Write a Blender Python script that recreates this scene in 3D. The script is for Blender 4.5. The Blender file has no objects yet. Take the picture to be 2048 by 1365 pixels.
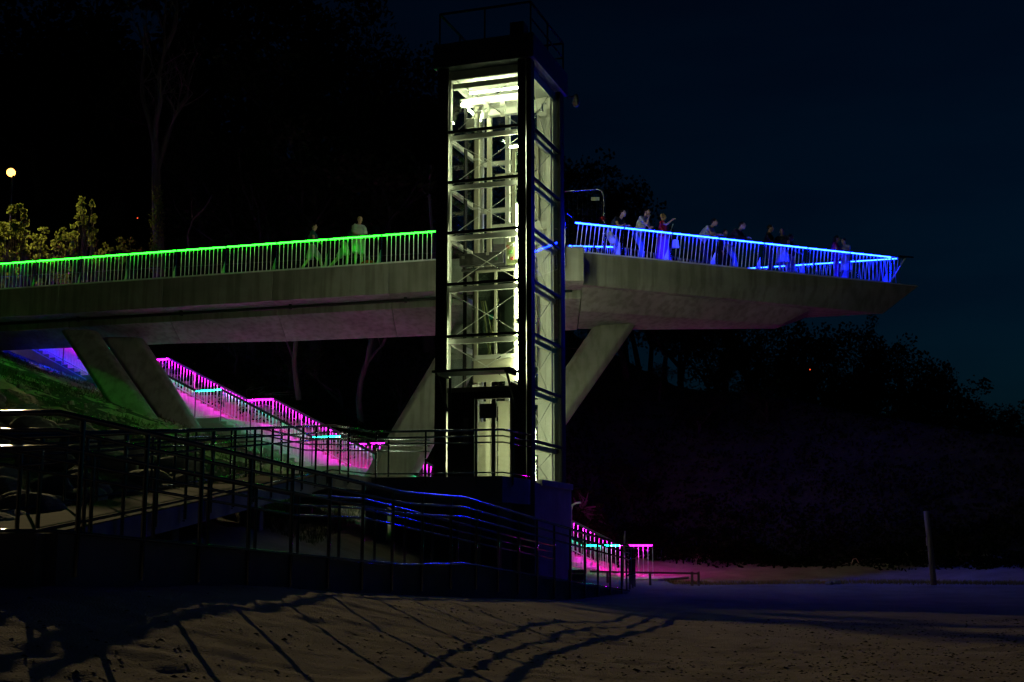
import bpy, bmesh, math, random
import numpy as np
from mathutils import Vector, Matrix, Quaternion

random.seed(7)
SC = bpy.context.scene
COL = SC.collection
PI = math.pi

# ------------------------------------------------------------------ camera
PITCH = math.atan(0.16)
FPX = 2550.0
cam_data = bpy.data.cameras.new('camera')
cam_data.sensor_width = 36.0
cam_data.lens = FPX / 2048.0 * 36.0
cam_data.clip_start = 0.1
cam_data.clip_end = 2000.0
cam = bpy.data.objects.new('camera', cam_data)
COL.objects.link(cam)
cam.location = (0, 0, 0)
cam.rotation_euler = (PI / 2 + PITCH, 0, 0)
SC.camera = cam

# ------------------------------------------------------------------ world: last blue light after sunset
W = bpy.data.worlds.new('World')
SC.world = W
W.use_nodes = True
nt = W.node_tree
nt.nodes.clear()
sky = nt.nodes.new('ShaderNodeTexSky')
sky.sky_type = 'NISHITA'
sky.sun_disc = False
sky.sun_elevation = math.radians(-3.35)
sky.sun_rotation = math.radians(60)
sky.altitude = 0
sky.air_density = 1.0
sky.dust_density = 0.3
sky.ozone_density = 4.0
tint = nt.nodes.new('ShaderNodeMix')
tint.data_type = 'RGBA'
tint.blend_type = 'MULTIPLY'
tint.inputs['Factor'].default_value = 1.0
tint.inputs['B'].default_value = (0.12, 0.92, 0.68, 1)
bg = nt.nodes.new('ShaderNodeBackground')
bg.inputs['Strength'].default_value = 0.15
wo = nt.nodes.new('ShaderNodeOutputWorld')
nt.links.new(sky.outputs['Color'], tint.inputs['A'])
tcw = nt.nodes.new('ShaderNodeTexCoord')
mpw = nt.nodes.new('ShaderNodeMapping')
mpw.inputs['Scale'].default_value = (2.0, 2.0, 9.0)
cl = nt.nodes.new('ShaderNodeTexNoise')
cl.inputs['Scale'].default_value = 1.6
cl.inputs['Detail'].default_value = 5
crw = nt.nodes.new('ShaderNodeValToRGB')
crw.color_ramp.elements[0].position = 0.40
crw.color_ramp.elements[0].color = (0.62, 0.42, 0.62, 1)
crw.color_ramp.elements[1].position = 0.56
crw.color_ramp.elements[1].color = (1, 1, 1, 1)
mxw = nt.nodes.new('ShaderNodeMix')
mxw.data_type = 'RGBA'
mxw.blend_type = 'MULTIPLY'
mxw.inputs['Factor'].default_value = 0.35
nt.links.new(tcw.outputs['Generated'], mpw.inputs['Vector'])
nt.links.new(mpw.outputs['Vector'], cl.inputs['Vector'])
nt.links.new(cl.outputs['Fac'], crw.inputs['Fac'])
nt.links.new(tint.outputs['Result'], mxw.inputs['A'])
nt.links.new(crw.outputs['Color'], mxw.inputs['B'])
nt.links.new(mxw.outputs['Result'], bg.inputs['Color'])
nt.links.new(bg.outputs['Background'], wo.inputs['Surface'])

# ------------------------------------------------------------------ exposure and render settings
SC.view_settings.view_transform = 'Standard'
SC.view_settings.look = 'None'
SC.view_settings.exposure = 0.0
SC.view_settings.gamma = 1.0
SC.view_settings.use_curve_mapping = False
SC.render.engine = 'CYCLES'
cy = SC.cycles
cy.use_denoising = True
cy.max_bounces = 7
cy.diffuse_bounces = 3
cy.glossy_bounces = 3
cy.transmission_bounces = 4
cy.transparent_max_bounces = 32
cy.caustics_reflective = False
cy.caustics_refractive = False
cy.sample_clamp_indirect = 2.0
cy.use_light_tree = True

# ================================================================== helpers
SP, CP = math.sin(PITCH), math.cos(PITCH)


def ratio(py):
    v = (682 - py) / FPX
    return (SP + v * CP) / (CP - v * SP)


def place(px, py, Y):
    """a point of the place, from where it stands in the survey picture and how far off it is"""
    z = ratio(py) * Y
    return Vector(((px - 1024) / FPX * (Y * CP + z * SP), Y, z))


def new_mat(name):
    m = bpy.data.materials.new(name)
    m.use_nodes = True
    t = m.node_tree
    b = t.nodes['Principled BSDF']
    return m, t, b


def noise_mat(name, c1, c2, scale=4.0, rough=0.8, bump=0.15, metallic=0.0, detail=6, fine=40.0, streak=False, spec=0.3, bdist=0.02):
    m, t, b = new_mat(name)
    co = t.nodes.new('ShaderNodeTexCoord')
    src = co.outputs['Object']
    if streak:
        mp = t.nodes.new('ShaderNodeMapping')
        mp.inputs['Scale'].default_value = (1, 1, 0.12)
        t.links.new(src, mp.inputs['Vector'])
        src = mp.outputs['Vector']
    n = t.nodes.new('ShaderNodeTexNoise')
    n.inputs['Scale'].default_value = scale
    n.inputs['Detail'].default_value = detail
    n.inputs['Roughness'].default_value = 0.65
    t.links.new(src, n.inputs['Vector'])
    r = t.nodes.new('ShaderNodeValToRGB')
    r.color_ramp.elements[0].position = 0.32
    r.color_ramp.elements[1].position = 0.68
    r.color_ramp.elements[0].color = (*c1, 1)
    r.color_ramp.elements[1].color = (*c2, 1)
    t.links.new(n.outputs['Fac'], r.inputs['Fac'])
    t.links.new(r.outputs['Color'], b.inputs['Base Color'])
    b.inputs['Roughness'].default_value = rough
    b.inputs['Metallic'].default_value = metallic
    b.inputs['Specular IOR Level'].default_value = spec
    if bump:
        n2 = t.nodes.new('ShaderNodeTexNoise')
        n2.inputs['Scale'].default_value = fine
        n2.inputs['Detail'].default_value = 5
        t.links.new(co.outputs['Object'], n2.inputs['Vector'])
        bp = t.nodes.new('ShaderNodeBump')
        bp.inputs['Strength'].default_value = bump
        bp.inputs['Distance'].default_value = bdist
        t.links.new(n2.outputs['Fac'], bp.inputs['Height'])
        t.links.new(bp.outputs['Normal'], b.inputs['Normal'])
    return m


def emit_mat(name, col, strength=1.0):
    m, t, b = new_mat(name)
    b.inputs['Base Color'].default_value = (0.1, 0.1, 0.1, 1)
    b.inputs['Emission Color'].default_value = (*col, 1)
    b.inputs['Emission Strength'].default_value = strength
    return m


M = {}
M['concrete'] = noise_mat('concrete', (0.26, 0.255, 0.235), (0.34, 0.335, 0.305), 1.3, 0.85, 0.25, detail=9)
def add_streaks(m):
    t = m.node_tree; b = t.nodes['Principled BSDF']
    src = b.inputs['Base Color'].links[0].from_socket
    co = t.nodes.new('ShaderNodeTexCoord'); mp = t.nodes.new('ShaderNodeMapping')
    mp.inputs['Scale'].default_value = (3.5, 3.5, 0.25)
    n1 = t.nodes.new('ShaderNodeTexNoise'); n1.inputs['Scale'].default_value = 1.4; n1.inputs['Detail'].default_value = 6
    r1 = t.nodes.new('ShaderNodeValToRGB')
    r1.color_ramp.elements[0].position = 0.38; r1.color_ramp.elements[0].color = (0.74, 0.73, 0.70, 1)
    r1.color_ramp.elements[1].position = 0.55; r1.color_ramp.elements[1].color = (1, 1, 1, 1)
    n2 = t.nodes.new('ShaderNodeTexNoise'); n2.inputs['Scale'].default_value = 0.5; n2.inputs['Detail'].default_value = 3
    r2 = t.nodes.new('ShaderNodeValToRGB')
    r2.color_ramp.elements[0].position = 0.40; r2.color_ramp.elements[0].color = (0.80, 0.80, 0.78, 1)
    r2.color_ramp.elements[1].position = 0.62; r2.color_ramp.elements[1].color = (1, 1, 1, 1)
    t.links.new(co.outputs['Object'], mp.inputs['Vector']); t.links.new(mp.outputs['Vector'], n1.inputs['Vector']); t.links.new(co.outputs['Object'], n2.inputs['Vector'])
    t.links.new(n1.outputs['Fac'], r1.inputs['Fac']); t.links.new(n2.outputs['Fac'], r2.inputs['Fac'])
    m1 = t.nodes.new('ShaderNodeMix'); m1.data_type = 'RGBA'; m1.blend_type = 'MULTIPLY'; m1.inputs['Factor'].default_value = 1
    m2 = t.nodes.new('ShaderNodeMix'); m2.data_type = 'RGBA'; m2.blend_type = 'MULTIPLY'; m2.inputs['Factor'].default_value = 1
    t.links.new(src, m1.inputs['A']); t.links.new(r1.outputs['Color'], m1.inputs['B'])
    t.links.new(m1.outputs['Result'], m2.inputs['A']); t.links.new(r2.outputs['Color'], m2.inputs['B'])
    t.links.new(m2.outputs['Result'], b.inputs['Base Color'])


add_streaks(M['concrete'])
M['concrete_ramp'] = noise_mat('ramp concrete', (0.20, 0.20, 0.19), (0.32, 0.31, 0.29), 1.8, 0.9, 0.3, detail=8)
M['concrete_stair'] = noise_mat('stair concrete', (0.42, 0.41, 0.39), (0.55, 0.54, 0.51), 2.5, 0.9, 0.2)
M['steel'] = noise_mat('brushed stainless steel', (0.42, 0.42, 0.42), (0.58, 0.58, 0.57), 6, 0.26, 0.0, metallic=1.0)
M['ramp_steel'] = noise_mat('dull ramp steel', (0.17, 0.19, 0.22), (0.26, 0.28, 0.31), 6, 0.13, 0.0, metallic=1.0)
M['ramp_floor'] = noise_mat('brown ramp surface', (0.022, 0.014, 0.009), (0.045, 0.03, 0.02), 7, 0.95, 0.2, spec=0.05)
M['zinc'] = noise_mat('galvanised baluster', (0.66, 0.66, 0.66), (0.80, 0.80, 0.80), 9, 0.45, 0.0, metallic=0.0)
M['dark_steel'] = noise_mat('dark painted steel', (0.016, 0.018, 0.018), (0.024, 0.026, 0.026), 5, 0.6, 0.05, spec=0.12)
M['rail_dark'] = noise_mat('dark handrail', (0.03, 0.03, 0.03), (0.05, 0.05, 0.05), 5, 0.4, 0.0)
M['parapet'] = noise_mat('roof parapet cladding', (0.05, 0.06, 0.06), (0.07, 0.08, 0.08), 3, 0.5, 0.05)
M['white_steel'] = noise_mat('white painted steel', (0.58, 0.59, 0.51), (0.66, 0.67, 0.59), 5, 0.5, 0.03)
M['cream'] = noise_mat('cream painted steel', (0.46, 0.44, 0.32), (0.52, 0.50, 0.38), 5, 0.5, 0.03)
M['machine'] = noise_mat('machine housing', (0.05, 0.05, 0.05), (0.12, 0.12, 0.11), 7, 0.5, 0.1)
M['mesh_black'] = noise_mat('black mesh', (0.01, 0.01, 0.01), (0.02, 0.02, 0.02), 7, 0.7, 0.1)
M['wood'] = noise_mat('weathered wood', (0.16, 0.12, 0.08), (0.28, 0.22, 0.15), 12, 0.85, 0.4, streak=True)
M['pine'] = noise_mat('pale timber', (0.45, 0.34, 0.18), (0.55, 0.44, 0.26), 12, 0.7, 0.1, streak=True)
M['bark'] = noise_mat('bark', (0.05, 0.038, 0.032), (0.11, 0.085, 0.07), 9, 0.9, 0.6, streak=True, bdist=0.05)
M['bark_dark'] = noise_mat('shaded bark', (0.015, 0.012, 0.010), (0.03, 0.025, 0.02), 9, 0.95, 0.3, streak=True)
M['rock'] = noise_mat('boulder stone', (0.12, 0.115, 0.10), (0.28, 0.27, 0.24), 2.2, 0.9, 0.6, fine=9, bdist=0.06)
M['rubble'] = noise_mat('pale rubble', (0.16, 0.15, 0.11), (0.34, 0.31, 0.23), 3, 0.95, 0.4)
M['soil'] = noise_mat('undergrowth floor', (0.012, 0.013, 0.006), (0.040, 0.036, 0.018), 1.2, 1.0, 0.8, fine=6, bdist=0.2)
M['weed'] = noise_mat('dried seaweed', (0.008, 0.007, 0.005), (0.03, 0.025, 0.016), 20, 0.8, 0.3)
M['led_green'] = emit_mat('green light strip', (0.35, 55.0, 0.4))
M['led_blue'] = emit_mat('blue light strip', (0.35, 2.2, 280.0))
M['led_pink'] = emit_mat('magenta light strip', (270.0, 0.2, 220.0))
M['led_cyan'] = emit_mat('turquoise light strip', (0.12, 30.0, 13.0))
M['tube'] = emit_mat('fluorescent and fill tube', (72.0, 77.0, 46.0))
M['lamp'] = emit_mat('street lamp lens', (7.0, 3.0, 0.5))
M['red_dot'] = emit_mat('small red indicator', (1.2, 0.12, 0.03))
M['green_dot'] = emit_mat('small green indicator', (0.4, 1.3, 0.1))


def cloth(name, c):
    if name not in M:
        M[name] = noise_mat(name, tuple(x * 0.85 for x in c), c, 14, 0.9, 0.3, fine=30, spec=0.15)
    return M[name]


def glass_mat(name, tintc, refl=1.0):
    m = bpy.data.materials.new(name)
    m.use_nodes = True
    t = m.node_tree
    t.nodes.clear()
    tr = t.nodes.new('ShaderNodeBsdfTransparent')
    tr.inputs['Color'].default_value = (*tintc, 1)
    gl = t.nodes.new('ShaderNodeBsdfGlossy')
    gl.inputs['Roughness'].default_value = 0.02
    lw = t.nodes.new('ShaderNodeLayerWeight')
    lw.inputs['Blend'].default_value = 0.5
    pw = t.nodes.new('ShaderNodeMath')
    pw.operation = 'POWER'
    pw.inputs[1].default_value = 4.0
    t.links.new(lw.outputs['Facing'], pw.inputs[0])
    mu = t.nodes.new('ShaderNodeMath')
    mu.operation = 'MULTIPLY_ADD'
    mu.inputs[1].default_value = 0.42 * refl
    mu.inputs[2].default_value = 0.025 * refl
    t.links.new(pw.outputs[0], mu.inputs[0])
    mx = t.nodes.new('ShaderNodeMixShader')
    t.links.new(mu.outputs[0], mx.inputs['Fac'])
    t.links.new(tr.outputs[0], mx.inputs[1])
    t.links.new(gl.outputs[0], mx.inputs[2])
    o = t.nodes.new('ShaderNodeOutputMaterial')
    t.links.new(mx.outputs[0], o.inputs['Surface'])
    return m


M['glass'] = glass_mat('clear tower glass', (0.95, 0.985, 0.96), 1.1)
M['glass_car'] = glass_mat('cabin glass', (0.72, 0.80, 0.74), 1.6)


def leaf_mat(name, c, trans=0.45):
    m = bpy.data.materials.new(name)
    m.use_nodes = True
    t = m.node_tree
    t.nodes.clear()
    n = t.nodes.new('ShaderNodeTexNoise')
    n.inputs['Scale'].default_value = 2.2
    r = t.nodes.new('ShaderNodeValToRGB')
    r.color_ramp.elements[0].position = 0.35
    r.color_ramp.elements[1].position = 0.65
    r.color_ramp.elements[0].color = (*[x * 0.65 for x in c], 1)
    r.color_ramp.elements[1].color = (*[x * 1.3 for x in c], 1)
    co = t.nodes.new('ShaderNodeTexCoord')
    t.links.new(co.outputs['Object'], n.inputs['Vector'])
    t.links.new(n.outputs['Fac'], r.inputs['Fac'])
    d = t.nodes.new('ShaderNodeBsdfDiffuse')
    tl = t.nodes.new('ShaderNodeBsdfTranslucent')
    t.links.new(r.outputs['Color'], d.inputs['Color'])
    t.links.new(r.outputs['Color'], tl.inputs['Color'])
    mx = t.nodes.new('ShaderNodeMixShader')
    mx.inputs['Fac'].default_value = trans
    t.links.new(d.outputs[0], mx.inputs[1])
    t.links.new(tl.outputs[0], mx.inputs[2])
    o = t.nodes.new('ShaderNodeOutputMaterial')
    t.links.new(mx.outputs[0], o.inputs['Surface'])
    return m


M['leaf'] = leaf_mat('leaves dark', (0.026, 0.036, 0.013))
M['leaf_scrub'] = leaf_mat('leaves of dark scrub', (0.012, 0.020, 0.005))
M['leaf_shrub'] = leaf_mat('leaves of shrub', (0.16, 0.19, 0.035))

WM = {}          # world matrices of the objects made here


def put(o, parent, world):
    COL.objects.link(o)
    WM[o.name] = world
    if parent is not None:
        o.parent = parent
        o.matrix_parent_inverse = Matrix.Identity(4)
        o.matrix_basis = WM[parent.name].inverted() @ world
    else:
        o.matrix_basis = world
    return o


def thing(name, label, cat, loc, group=None):
    o = bpy.data.objects.new(name, None)
    o.empty_display_size = 0.2
    put(o, None, Matrix.Translation(Vector(loc)))
    o['label'] = label
    o['category'] = cat
    if group:
        o['group'] = group
    return o


def tag(o, label=None, cat=None, group=None, kind=None):
    if label: o['label'] = label
    if cat: o['category'] = cat
    if group: o['group'] = group
    if kind: o['kind'] = kind
    return o


def frame_z(d):
    """rotation taking +Z to direction d"""
    return Vector(d).normalized().to_track_quat('Z', 'Y').to_matrix().to_4x4()


class MB:
    def __init__(s):
        s.v = []
        s.f = []

    def add(s, vs, fs):
        b = len(s.v)
        s.v += [tuple(x) for x in vs]
        s.f += [tuple(b + i for i in f) for f in fs]
        return s

    def box(s, lo, hi):
        x0, y0, z0 = lo
        x1, y1, z1 = hi
        return s.add([(x0, y0, z0), (x1, y0, z0), (x1, y1, z0), (x0, y1, z0), (x0, y0, z1), (x1, y0, z1), (x1, y1, z1), (x0, y1, z1)],
                     [(0, 3, 2, 1), (4, 5, 6, 7), (0, 1, 5, 4), (1, 2, 6, 5), (2, 3, 7, 6), (3, 0, 4, 7)])

    def hexa(s, bot, top):
        n = len(bot)
        fs = [tuple(reversed(range(n))), tuple(range(n, 2 * n))]
        for i in range(n):
            j = (i + 1) % n
            fs.append((i, j, n + j, n + i))
        return s.add(list(bot) + list(top), fs)

    def beam(s, p, q, w, h, up=(0, 0, 1)):
        """rectangular bar from p to q, w across, h along up"""
        p = Vector(p); q = Vector(q)
        d = (q - p).normalized()
        side = d.cross(Vector(up))
        if side.length < 1e-5:
            side = Vector((1, 0, 0))
        side.normalize()
        u = side.cross(d).normalized()
        a = side * w / 2
        b = u * h / 2
        return s.hexa([p - a - b, p + a - b, p + a + b, p - a + b], [q - a - b, q + a - b, q + a + b, q - a + b])

    def tube(s, pts, rad, n=8, cap=True):
        pts = [Vector(p) for p in pts]
        if not isinstance(rad, (list, tuple)):
            rad = [rad] * len(pts)
        b = len(s.v)
        prev = None
        for i, p in enumerate(pts):
            if i == 0: d = pts[1] - p
            elif i == len(pts) - 1: d = p - pts[i - 1]
            else: d = (pts[i + 1] - p).normalized() + (p - pts[i - 1]).normalized()
            if d.length < 1e-9: d = Vector((0, 0, 1))
            d.normalize()
            if prev is None:
                x = d.orthogonal().normalized()
            else:
                x = prev - d * prev.dot(d)
                if x.length < 1e-6: x = d.orthogonal()
                x.normalize()
            prev = x
            y = d.cross(x)
            for k in range(n):
                a = 2 * PI * k / n
                s.v.append(tuple(p + (x * math.cos(a) + y * math.sin(a)) * rad[i]))
        for i in range(len(pts) - 1):
            for k in range(n):
                k2 = (k + 1) % n
                s.f.append((b + i * n + k, b + i * n + k2, b + (i + 1) * n + k2, b + (i + 1) * n + k))
        if cap:
            s.f.append(tuple(b + k for k in reversed(range(n))))
            s.f.append(tuple(b + (len(pts) - 1) * n + k for k in range(n)))
        return s

    def ball(s, c, r, nu=10, nv=7, rot=None):
        c = Vector(c)
        if not isinstance(r, (tuple, list)): r = (r, r, r)
        b = len(s.v)
        for j in range(nv + 1):
            th = PI * j / nv
            for i in range(nu):
                ph = 2 * PI * i / nu
                q = Vector((r[0] * math.sin(th) * math.cos(ph), r[1] * math.sin(th) * math.sin(ph), r[2] * math.cos(th)))
                if rot is not None: q = rot @ q
                s.v.append(tuple(c + q))
        for j in range(nv):
            for i in range(nu):
                i2 = (i + 1) % nu
                s.f.append((b + j * nu + i, b + (j + 1) * nu + i, b + (j + 1) * nu + i2, b + j * nu + i2))
        return s

    def mesh(s, name, mat, origin, smooth=False):
        me = bpy.data.meshes.new(name)
        o = Vector(origin)
        me.from_pydata([tuple(Vector(v) - o) for v in s.v], [], s.f)
        if mat: me.materials.append(mat)
        if smooth:
            me.polygons.foreach_set('use_smooth', [True] * len(me.polygons))
        me.update()
        return me

    def obj(s, name, mat, parent=None, smooth=False, origin=None, bevel=0):
        if origin is None:
            a = np.array(s.v)
            lo, hi = a.min(0), a.max(0)
            origin = ((lo[0] + hi[0]) / 2, (lo[1] + hi[1]) / 2, lo[2])
        me = s.mesh(name, mat, origin, smooth)
        o = bpy.data.objects.new(name, me)
        put(o, parent, Matrix.Translation(Vector(origin)))
        if bevel:
            md = o.modifiers.new('bevel', 'BEVEL')
            md.width = bevel
            md.segments = 2
            md.limit_method = 'ANGLE'
        return o


_cache = {}


def unit(kind, mat, n=8):
    k = (kind, mat.name, n)
    if k not in _cache:
        mb = MB()
        if kind == 'cyl':
            mb.tube([(0, 0, 0), (0, 0, 1)], 1.0, n)
        else:
            mb.box((-0.5, -0.5, 0), (0.5, 0.5, 1))
        _cache[k] = mb.mesh(kind, mat, (0, 0, 0), smooth=False)
        if kind == 'cyl':
            me = _cache[k]
            for p in me.polygons:
                p.use_smooth = len(p.vertices) == 4
    return _cache[k]


def bar(name, p, q, r, mat, parent, n=8):
    """a round bar sharing one mesh with all bars of its kind"""
    p = Vector(p); q = Vector(q)
    o = bpy.data.objects.new(name, unit('cyl', mat, n))
    L = (q - p).length
    return put(o, parent, Matrix.Translation(p) @ frame_z(q - p) @ Matrix.Diagonal((r, r, L, 1)))


def rect(name, p, q, w, h, mat, parent, up=(0, 0, 1)):
    p = Vector(p); q = Vector(q)
    d = (q - p)
    L = d.length
    z = d.normalized()
    x = z.cross(Vector(up))
    if x.length < 1e-5: x = Vector((1, 0, 0))
    x.normalize()
    y = z.cross(x)
    R = Matrix((x, y, z)).transposed().to_4x4()
    o = bpy.data.objects.new(name, unit('box', mat))
    return put(o, parent, Matrix.Translation(p) @ R @ Matrix.Diagonal((w, h, L, 1)))


def plate(name, pts, thick, mat, parent, nrm):
    """a flat polygon with thickness along nrm"""
    nrm = Vector(nrm).normalized() * thick
    mb = MB()
    mb.hexa([Vector(p) for p in pts], [Vector(p) + nrm for p in pts])
    return mb.obj(name, mat, parent)


# ------------------------------------------------------------------ ground shape
rs = np.random.RandomState(3)
_tab = rs.rand(256, 256)


def vnoise(x, y):
    xi = np.floor(x).astype(int); yi = np.floor(y).astype(int)
    fx = x - xi; fy = y - yi
    fx = fx * fx * (3 - 2 * fx); fy = fy * fy * (3 - 2 * fy)
    a = _tab[xi % 256, yi % 256]; b = _tab[(xi + 1) % 256, yi % 256]
    c = _tab[xi % 256, (yi + 1) % 256]; d = _tab[(xi + 1) % 256, (yi + 1) % 256]
    return a + (b - a) * fx + (c - a) * fy + (a - b - c + d) * fx * fy - 0.5


def sstep(a, b, x):
    t = np.clip((x - a) / (b - a), 0, 1)
    return t * t * (3 - 2 * t)


def hill_d(x, y):
    return 0.399 * (x + 8.75) + 0.917 * (y - 47.8)


def ground(x, y):
    x = np.asarray(x, float); y = np.asarray(y, float)
    # mound of sand banked against the ramp, higher to the left
    t = (y - 11.2) / 18.8
    q = (x - (-4.06 + 6.6 * t)) * 0.943 - (y - (11.2 + 18.8 * t)) * 0.0
    front = np.exp(-(np.clip(q, 0, 99) / 2.5) ** 2)
    along = 1 - sstep(9, 27, y)
    nearf = sstep(3, 11.5, y)
    base = -1.1 + 0.78 * front * along * (0.25 + 0.75 * nearf)
    # low windblown berm across the beach on the right
    base = base + 0.10 * np.exp(-((y - 33 + 0.06 * x) / 1.3) ** 2) * sstep(1.5, 6, x)
    d = hill_d(x, y)
    plane = -3.48 - 0.352 * x + 0.088 * y - 0.25
    k = 0.35
    z = np.where(plane - base > 4 * k, plane, np.where(base - plane > 4 * k, base,
                 base + k * np.log1p(np.exp(np.clip((plane - base) / k, -8, 8)))))
    z = np.maximum(z, -1.12 + 0 * x) if False else z
    cap = np.clip(11 - 0.3 * x, 3.0, 20)
    left = 1 - sstep(-1.0, 4.5, x)
    bank = 1.25 * sstep(0.25, 2.2, d) * left
    rise = np.clip(d - 1.5, 0, None) * np.where(x > 3.5, 0.09 + 0.43 * sstep(5, 13, d), 0.10 + 0.42 * sstep(2, 9, d))
    hillz = bank + np.minimum(rise, cap)
    z = z + hillz
    z = z + 0.25 * vnoise(x * 0.25, y * 0.25) * sstep(0.5, 3, d) * 2 + 0.06 * vnoise(x * 0.5 + 9, y * 0.5)
    return z


def G(x, y):
    return float(ground(np.array([x]), np.array([y]))[0])


def axis(parts):
    out = []
    for a, b, st in parts:
        n = max(1, int(round((b - a) / st)))
        out += list(a + (b - a) * np.arange(n) / n)
    out.append(parts[-1][1])
    return np.array(out)


xs = axis([(-140, -50, 6), (-50, -22, 0.9), (-22, -7, 0.35), (-7, 8, 0.07), (8, 24, 0.3), (24, 60, 1.2), (60, 200, 8)])
ys = axis([(-6, 4, 0.8), (4, 15, 0.06), (15, 22, 0.16), (22, 60, 0.35), (60, 110, 1.5), (110, 400, 12)])
XX, YY = np.meshgrid(xs, ys)
ZZ = ground(XX, YY)
nearw = (1 - sstep(13, 30, YY)) * (1 - sstep(-0.5, 2, hill_d(XX, YY)))
micro = 0.055 * vnoise(XX * 2.2 + 3, YY * 3.6) + 0.05 * vnoise(XX * 5.1 + 30, YY * 7.7 + 8) + 0.028 * vnoise(XX * 11.7, YY * 13.1)
dimple = np.clip(vnoise(XX * 2.6 + 50, YY * 2.6 + 11) - 0.18, 0, 1)
micro = micro - 0.16 * dimple
ZZ = ZZ + 0.42 * micro * (0.35 + 0.65 * nearw) * (YY > 3)
DD = hill_d(XX, YY)
veg = (DD + 2.2 * vnoise(XX * 0.35 + 5, YY * 0.35) + np.where(XX < 4, 1.2, 0.35) * vnoise(XX * 1.1, YY * 1.1)) > np.where(XX < 4, 1.4, 5.7)
nx, ny = len(xs), len(ys)
veg = veg | ((XX + 5.7 + 0.8 * vnoise(XX * 1.3, YY * 1.3) < 0) & (YY < 30 + 3 * vnoise(XX * 0.8, YY * 0.8)) & (YY > 13.6))  # soil among the boulders, its dark tone also standing in for partial shade
veg = veg | ((XX < -4 - 0.1 * YY) & (YY > 29) & (DD < -3.3) & (vnoise(XX * 0.9 + 7, YY * 0.9) + 0.5 * vnoise(XX * 2.7, YY * 2.7) > -0.08))
idx = np.arange(nx * ny).reshape(ny, nx)
P = np.stack([XX.ravel(), YY.ravel(), ZZ.ravel()], 1)
quads = np.stack([idx[:-1, :-1].ravel(), idx[:-1, 1:].ravel(), idx[1:, 1:].ravel(), idx[1:, :-1].ravel()], 1)
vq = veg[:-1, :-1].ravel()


def grid_mesh(name, q, mat):
    used, inv = np.unique(q.ravel(), return_inverse=True)
    me = bpy.data.meshes.new(name)
    pv = P[used]
    me.vertices.add(len(pv))
    me.vertices.foreach_set('co', pv.ravel().astype(np.float32))
    me.loops.add(len(inv))
    me.loops.foreach_set('vertex_index', inv.astype(np.int32))
    me.polygons.add(len(q))
    me.polygons.foreach_set('loop_start', (np.arange(len(q)) * 4).astype(np.int32))
    me.polygons.foreach_set('loop_total', np.full(len(q), 4, np.int32))
    me.polygons.foreach_set('use_smooth', np.ones(len(q), bool))
    me.materials.append(mat)
    me.update(calc_edges=True)
    o = bpy.data.objects.new(name, me)
    return put(o, None, Matrix.Identity(4))


def sand_mat():
    m, t, b = new_mat('beach sand')
    co = t.nodes.new('ShaderNodeTexCoord')
    n = t.nodes.new('ShaderNodeTexNoise')
    n.inputs['Scale'].default_value = 0.9
    n.inputs['Detail'].default_value = 9
    n.inputs['Roughness'].default_value = 0.7
    r = t.nodes.new('ShaderNodeValToRGB')
    r.color_ramp.elements[0].position = 0.3
    r.color_ramp.elements[1].position = 0.7
    r.color_ramp.elements[0].color = (0.24, 0.19, 0.13, 1)
    r.color_ramp.elements[1].color = (0.42, 0.35, 0.25, 1)
    t.links.new(co.outputs['Object'], n.inputs['Vector'])
    t.links.new(n.outputs['Fac'], r.inputs['Fac'])
    g = t.nodes.new('ShaderNodeTexNoise')
    g.inputs['Scale'].default_value = 55
    g.inputs['Detail'].default_value = 6
    t.links.new(co.outputs['Object'], g.inputs['Vector'])
    # shell and weed specks
    sp = t.nodes.new('ShaderNodeTexVoronoi')
    sp.inputs['Scale'].default_value = 16
    t.links.new(co.outputs['Object'], sp.inputs['Vector'])
    lt = t.nodes.new('ShaderNodeMath'); lt.operation = 'LESS_THAN'
    lt.inputs[1].default_value = 0.13
    t.links.new(sp.outputs['Distance'], lt.inputs[0])
    mx = t.nodes.new('ShaderNodeMix'); mx.data_type = 'RGBA'
    mx.inputs['B'].default_value = (0.05, 0.045, 0.03, 1)
    t.links.new(lt.outputs[0], mx.inputs['Factor'])
    t.links.new(r.outputs['Color'], mx.inputs['A'])
    t.links.new(mx.outputs['Result'], b.inputs['Base Color'])
    bp = t.nodes.new('ShaderNodeBump')
    bp.inputs['Strength'].default_value = 0.9
    bp.inputs['Distance'].default_value = 0.03
    t.links.new(g.outputs['Fac'], bp.inputs['Height'])
    t.links.new(bp.outputs['Normal'], b.inputs['Normal'])
    b.inputs['Roughness'].default_value = 1.0
    b.inputs['Specular IOR Level'].default_value = 0.1
    return m


M['sand'] = sand_mat()
tag(grid_mesh('sand', quads[~vq], M['sand']), 'trodden beach sand running up to the ramp and the foot of the bank', kind='structure')
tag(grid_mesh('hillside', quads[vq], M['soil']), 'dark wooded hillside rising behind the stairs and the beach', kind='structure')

# ================================================================== footbridge and viewing platform
def near_y(x):
    return 40.1 - 0.3015 * (x + 2.48)


def far_y(x):
    return 43.5 - 0.24 * (x + 2.8) if x > -20 else 47.63 - 0.3015 * (x + 20)


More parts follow.
